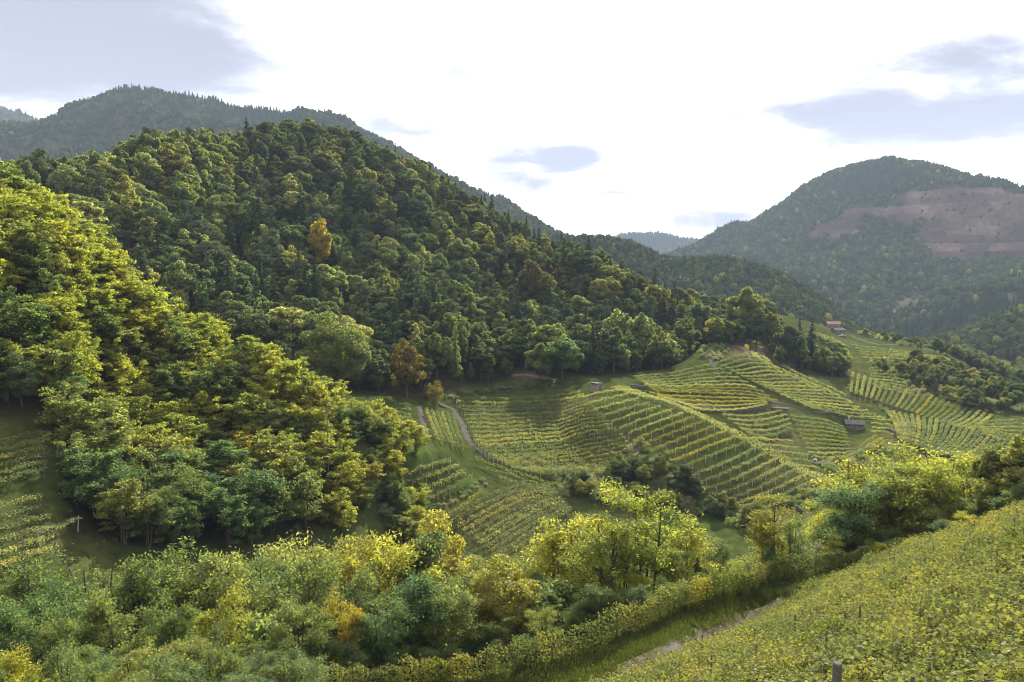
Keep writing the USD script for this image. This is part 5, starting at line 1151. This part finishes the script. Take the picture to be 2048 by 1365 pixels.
# ------------------------------------------------------------------ buildings, walls, poles
def bx(sx, sy, sz, x=0, y=0, z=0, rz=0.0):
    m = trimesh.creation.box((sx, sy, sz)); m.apply_translation((0, 0, sz / 2))
    if rz: m.apply_transform(trimesh.transformations.rotation_matrix(rz, (0, 0, 1)))
    m.apply_translation((x, y, z)); return np.array(m.vertices), np.array(m.faces)
def gable(L, Wd, h, over, thick=.14):
    """roof along x: two slabs"""
    hw, hl = Wd / 2 + over, L / 2 + over; k = h / (Wd / 2); e = -over * k
    v = []
    for x in (-hl, hl):
        v += [(x, -hw, e), (x, 0, h), (x, hw, e), (x, hw, e + thick), (x, 0, h + thick * 1.3), (x, -hw, e + thick)]
    f = []
    for i in range(6):
        j = (i + 1) % 6; f += [(i, j, 6 + j), (i, 6 + j, 6 + i)]
    f += [(0, 5, 4), (0, 4, 1), (1, 4, 3), (1, 3, 2), (6, 10, 11), (6, 7, 10), (7, 9, 10), (7, 8, 9)]
    return np.array(v, float), np.array(f)
def walls_gable(L, Wd, H, h):
    v = [(-L/2, -Wd/2, -1.5), (L/2, -Wd/2, -1.5), (L/2, Wd/2, -1.5), (-L/2, Wd/2, -1.5), (-L/2, -Wd/2, H), (L/2, -Wd/2, H), (L/2, Wd/2, H), (-L/2, Wd/2, H), (-L/2, 0, H + h - .03), (L/2, 0, H + h - .03)]
    f = [(0, 1, 5), (0, 5, 4), (2, 3, 7), (2, 7, 6), (1, 2, 6), (1, 6, 5), (5, 6, 9), (3, 0, 4), (3, 4, 7), (7, 4, 8), (0, 3, 2), (0, 2, 1)]
    return np.array(v, float), np.array(f)
def moved(m, x=0, y=0, z=0):
    return m[0] + [x, y, z], m[1]
def at_px(px, py, D):
    (x, y), = cast(px, py, 0, D - 60, D + 60); return float(x), float(y), float(ground(x, y))
def house(name, label, cat, px, py, D, rz, L, Wd, H, h, wall, roof, wins=(), door=None, chimney=None):
    x, y, z = at_px(px, py, D); t = thing(name, label, cat, (x, y, z), rz); p = str(t.GetPath())
    obj('wall', walls_gable(L, Wd, H, h), M[wall], p)
    r = obj('roof', moved(gable(L, Wd, h, .45), 0, 0, H + .01), M[roof], p)
    if chimney: obj('chimney', join([bx(.6, .6, 1.5, chimney, Wd * .18, H + h * .45), bx(.78, .78, .14, chimney, Wd * .18, H + h * .45 + 1.5)]), M['stone'], str(r.GetPath()))
    for sx, sy, ux, uz, w_, h_ in wins:            # side normal, position along it, height, size
        if sy: f = bx(w_ + .2, .10, h_ + .2, ux, sy * (Wd / 2 + .02), uz - .1); g = bx(w_, .06, h_, ux, sy * (Wd / 2 + .07), uz)
        else: f = bx(.10, w_ + .2, h_ + .2, sx * (L / 2 + .02), ux, uz - .1); g = bx(.06, w_, h_, sx * (L / 2 + .07), ux, uz)
        fr = obj('window', f, M['plaster'], p); obj('pane', g, M['glass_dark'], str(fr.GetPath()))
    if door:
        ux, sy = door; d = obj('door', bx(1.0, .08, 2.0, ux, sy * (Wd / 2 + .03), 0), M['post_wood'], p); obj('handle', bx(.05, .06, .14, ux + .38, sy * (Wd / 2 + .1), 1.0), M['wire'], str(d.GetPath()))
    return t
house('farmhouse', 'grey-roofed stone farmhouse with chimney among the vineyards', 'house', 1708, 857, 298, math.radians(-14), 6.2, 4.2, 2.0, 1.0, 'stone_dark', 'slate', [(0, -1, -1.9, .8, .6, .7), (0, -1, 1.4, .8, .6, .7), (1, 0, 0, .8, .6, .7)], (-.2, -1), -1.8)
house('house', 'small house with red tiled roof on the far plateau rim', 'house', 1667, 657, 598, math.radians(-20), 8.0, 6.0, 3.2, 1.4, 'plaster', 'tile_roof', [(0, -1, -2.0, 1.0, 1, 1.1), (0, -1, 2.0, 1.0, 1, 1.1), (1, 0, 0, 1.0, 1, 1.1)], (0, -1), 1.5)
house('house', 'lower dark stone house just below the red-roofed house', 'house', 1676, 668, 580, math.radians(15), 7.0, 5.0, 2.6, 1.0, 'stone_dark', 'dark_roof', [(0, -1, -1.8, .9, .8, .9), (0, -1, 1.8, .9, .8, .9)], (0, -1))
house('shed', 'little white-roofed shed at the far wood edge', 'shed', 1430, 614, 452, math.radians(10), 5.0, 3.2, 2.4, .7, 'plaster', 'white_wall', [(0, -1, 1.3, 1.0, .7, .7)], (-.8, -1))
def flat_hut(name, label, px, py, D, rz, L, Wd, H, wall, roof, over=.35, tilt=.12):
    x, y, z = at_px(px, py, D); t = thing(name, label, 'hut', (x, y, z), rz); p = str(t.GetPath())
    obj('wall', bx(L, Wd, H + 1.2, 0, 0, -1.2), M[wall], p)
    m = trimesh.creation.box((L + 2 * over, Wd + 2 * over, .16)); m.apply_transform(trimesh.transformations.rotation_matrix(tilt, (0, 1, 0))); m.apply_translation((0, 0, H + .09 + abs(tilt) * L * .5))
    obj('roof', (np.array(m.vertices), np.array(m.faces)), M[roof], p)
    obj('wall_plate', join([bx(L, .2, abs(tilt) * L * .9 + .02, 0, s_ * (Wd / 2 - .1), H - .01) for s_ in (-1, 1)]), M[wall], p)
    d = obj('door', bx(.9, .08, 1.9, L * .1, -Wd / 2 - .03, 0), M['post_wood'], p); obj('handle', bx(.05, .06, .14, L * .1 + .34, -Wd / 2 - .1, .95), M['wire'], str(d.GetPath()))
    w = obj('window', bx(.10, .6, .5, L / 2 + .02, .2, 1.3), M['stone'], p); obj('pane', bx(.06, .46, .38, L / 2 + .07, .2, 1.36), M['glass_dark'], str(w.GetPath()))
    return t
flat_hut('hut', 'small pinkish stone hut with flat dark roof above the vineyards', 1193, 784, 255, math.radians(38), 2.7, 2.7, 2.6, 'plaster', 'dark_roof', .3, .06)
flat_hut('hut', 'low flat-roofed shed beside the diagonal vine rows', 1812, 860, 318, math.radians(5), 2.8, 2.2, 1.5, 'stone_dark', 'slate', .45, .04)
x, y, z = at_px(1905, 523, 1835)
def at_hill(hill, px, py, D):
    x, y, zz = P(px, py, D); return float(x), float(y), float(zz)
x, y, z = at_hill(quarry, 1906, 524, 1826); t = thing('quarry_shed', 'long pale industrial shed at the foot of the quarry', 'shed', (x, y, z - 3), math.radians(-8)); p = str(t.GetPath())
obj('wall', walls_gable(46, 14, 7, 2.5), M['white_wall'], p); obj('roof', moved(gable(46, 14, 2.5, .8, .3), 0, 0, 7.02), M['slate'], p)
for i in range(5): obj('door', bx(4, .3, 4.5, -18 + i * 9, -7.1, 0), M['stone_dark'], p)
# white board wall at the forest corner
x, y, z = at_px(1356, 714, 330); t = thing('water_tank', 'small white concrete tank by the pale farm track', 'tank', (x, y, z), .4); p = str(t.GetPath())
obj('wall', bx(1.9, 1.6, 3.0, 0, 0, -1), M['white_wall'], p); obj('lid', bx(2.1, 1.8, .14, 0, 0, 2.003), M['stone'], p)
# concrete platform with its retaining wall
x, y, z = at_px(1556, 822, 300); t = thing('platform', 'pinkish concrete platform on a stone wall among vine rows', 'platform', (x, y, z), math.radians(-18)); p = str(t.GetPath())
obj('slab', bx(7.6, 3.4, .22, 0, 0, .95), M['dirt'], p); obj('wall', bx(7.2, 3.0, 2.4, 0, 0, -1.455), M['stone_dark'], p)
# dry-stone banks: rough stones laid up, too small to pick apart from here
def stone_wall(name, label, pix, D0, D1, height, seed, n_per=5.0, rows=4, mat='stone_dark'):
    r = np.random.default_rng(seed); a = np.array(pix, float); q = resample(cast(a[:, 0], a[:, 1], 0, D0, D1), 1 / n_per * 2); parts = []
    base = trimesh.creation.icosphere(0, 1.0)
    for i in range(len(q)):
        z = float(ground(*q[i]))
        for k in range(rows):
            s = np.array([.30, .26, height / rows * .62]) * r.uniform(.7, 1.3, 3); v = base.vertices * (1 + r.normal(0, .12, (12, 1))) * s
            c, sn = math.cos(r.uniform(0, 6)), math.sin(r.uniform(0, 6)); parts.append((v @ np.array([[c, -sn, 0], [sn, c, 0], [0, 0, 1]]) + [q[i, 0] + r.normal(0, .1), q[i, 1] + r.normal(0, .1), z + height * (k + .4) / rows], base.faces))
    t = obj(name, join(parts), M[mat]); tag(t, label, 'wall'); return t
stone_wall('stone_wall', 'dark dry-stone bank running down beside the diagonal rows', [(1765, 862), (1790, 872), (1812, 886), (1850, 898), (1900, 916)], 270, 345, 1.7, 1)
stone_wall('stone_wall', 'long low terrace wall above the rows in the dip', [(1262, 776), (1310, 781), (1380, 787), (1450, 794)], 255, 330, 1.1, 2)
stone_wall('stone_wall', 'curved terrace wall under the dip rows', [(1330, 812), (1400, 824), (1470, 826), (1530, 818)], 250, 320, 1.5, 3)
stone_wall('stone_wall', 'stone terrace edge across the round central vineyard top', [(930, 826), (1010, 822), (1090, 818)], 215, 275, .8, 4)
# cream utility vehicle by the lower track
def wheel(x, y, z, r_, w_):
    m = trimesh.creation.cylinder(r_, w_, sections=14); m.apply_transform(trimesh.transformations.rotation_matrix(math.pi / 2, (1, 0, 0))); m.apply_translation((x, y, z)); return np.array(m.vertices), np.array(m.faces)
x, y, z = at_px(1632, 930, 262); t = thing('utility_vehicle', 'small cream utility vehicle parked below the ridge vineyard rows', 'vehicle', (x, y, z), math.radians(-30)); p = str(t.GetPath())
cab = trimesh.convex.convex_hull(np.array([(-.9, -.65, .5), (.2, -.65, .5), (.2, .65, .5), (-.9, .65, .5), (-.75, -.58, 1.65), (.15, -.58, 1.7), (.15, .58, 1.7), (-.75, .58, 1.65), (-1.15, -.6, .5), (-1.15, .6, .5), (-1.1, -.6, .95), (-1.1, .6, .95)]))
obj('body', (np.array(cab.vertices), np.array(cab.faces)), M['cream_paint'], p)
obj('cargo_bed', join([bx(1.4, 1.3, .12, .92, 0, .5), bx(1.4, .06, .4, .92, -.64, .62), bx(1.4, .06, .4, .92, .64, .62), bx(.06, 1.2, .4, 1.6, 0, .62)]), M['cream_paint'], p)
obj('windscreen', bx(.04, 1.0, .5, -.92, 0, 1.02), M['glass_dark'], p); obj('side_window', bx(.6, .04, .45, -.3, -.635, 1.1), M['glass_dark'], p)
for wx in (-.7, 1.1):
    for wy in (-.6, .6): obj('wheel', wheel(wx, wy, .32, .32, .2), M['tyre'], p)
x, y, z = at_px(1684, 674, 572); t = thing('parked_car', 'white car parked below the houses on the far plateau', 'car', (x, y, z), .3); p = str(t.GetPath())
cb = trimesh.convex.convex_hull(np.array([(sx * a, sy * b, h_) for a, b, h_ in ((2.1, .8, .35), (2.15, .82, .8), (1.0, .8, .85)) for sx in (-1, 1) for sy in (-1, 1)])); tp = trimesh.convex.convex_hull(np.array([(sx * a, sy * b, h_) for a, b, h_ in ((1.5, .78, .851), (.9, .65, 1.42)) for sx in (-1, 1) for sy in (-1, 1)]))
obj('body', (np.array(cb.vertices), np.array(cb.faces)), M['white_wall'], p); obj('cabin', (np.array(tp.vertices), np.array(tp.faces)), M['glass_dark'], p); obj('roof', bx(1.7, 1.25, .06, 0, 0, 1.425), M['white_wall'], p)
for wx in (-1.3, 1.3):
    for wy in (-.72, .72): obj('wheel', wheel(wx, wy, .32, .32, .2), M['tyre'], p)
# utility pole on the spur, pergola frame on the spur top
x, y, zt = P(653, 795, 150); z = float(ground(x, y)); t = thing('utility_pole', 'tall thin wooden pole rising among the spur trees', 'pole', (x, y, z)); p = str(t.GetPath()); h_ = float(zt) - z
obj('shaft', tube([(0, 0, -.5), (.05, 0, h_ * .5), (0, 0, h_)], [.14, .12, .09], 8), M['bark_grey'], p); obj('crossarm', bx(1.3, .1, .1, 0, .13, h_ - .7), M['bark_grey'], p)
for dx in (-.5, .5): obj('insulator', tube([(dx, .13, h_ - .6), (dx, .13, h_ - .42)], [.05, .03], 6), M['white_wall'], p)
x, y, z = at_px(489, 722, 181); t = thing('vine_pergola', 'grey timber pergola frame standing on the spur top', 'pergola', (x, y, z), .2); p = str(t.GetPath())
for dx in (-1.5, 0, 1.5):
    for dy in (-.9, .9): obj('post', bx(.13, .13, 2.9, dx, dy, -.5), M['post_grey'], p)
for dy in (-.9, .9): obj('beam', bx(4.6, .12, .14, .2, dy, 2.402), M['post_grey'], p)
for dx in (-1.6, -.6, .4, 1.4): obj('rafter', bx(.1, 2.3, .1, dx, 0, 2.544), M['post_grey'], p)
x, y, zt = P(1243, 446, 1068); z = float(P(1243, 476, 1068)[2]); t = thing('lattice_mast', 'thin pale mast on the wooded skyline at the valley gap', 'mast', (x, y, z - 8)); p = str(t.GetPath())
obj('legs', join([tube([(dx, dy, 0), (dx * .15, dy * .15, float(zt) - z + 8)], [.16, .1], 4) for dx in (-1, 1) for dy in (-1, 1)]), M['wire'], p)
obj('crossarm', bx(5, .3, .3, 0, 0, float(zt) - z + 6.5), M['wire'], p)
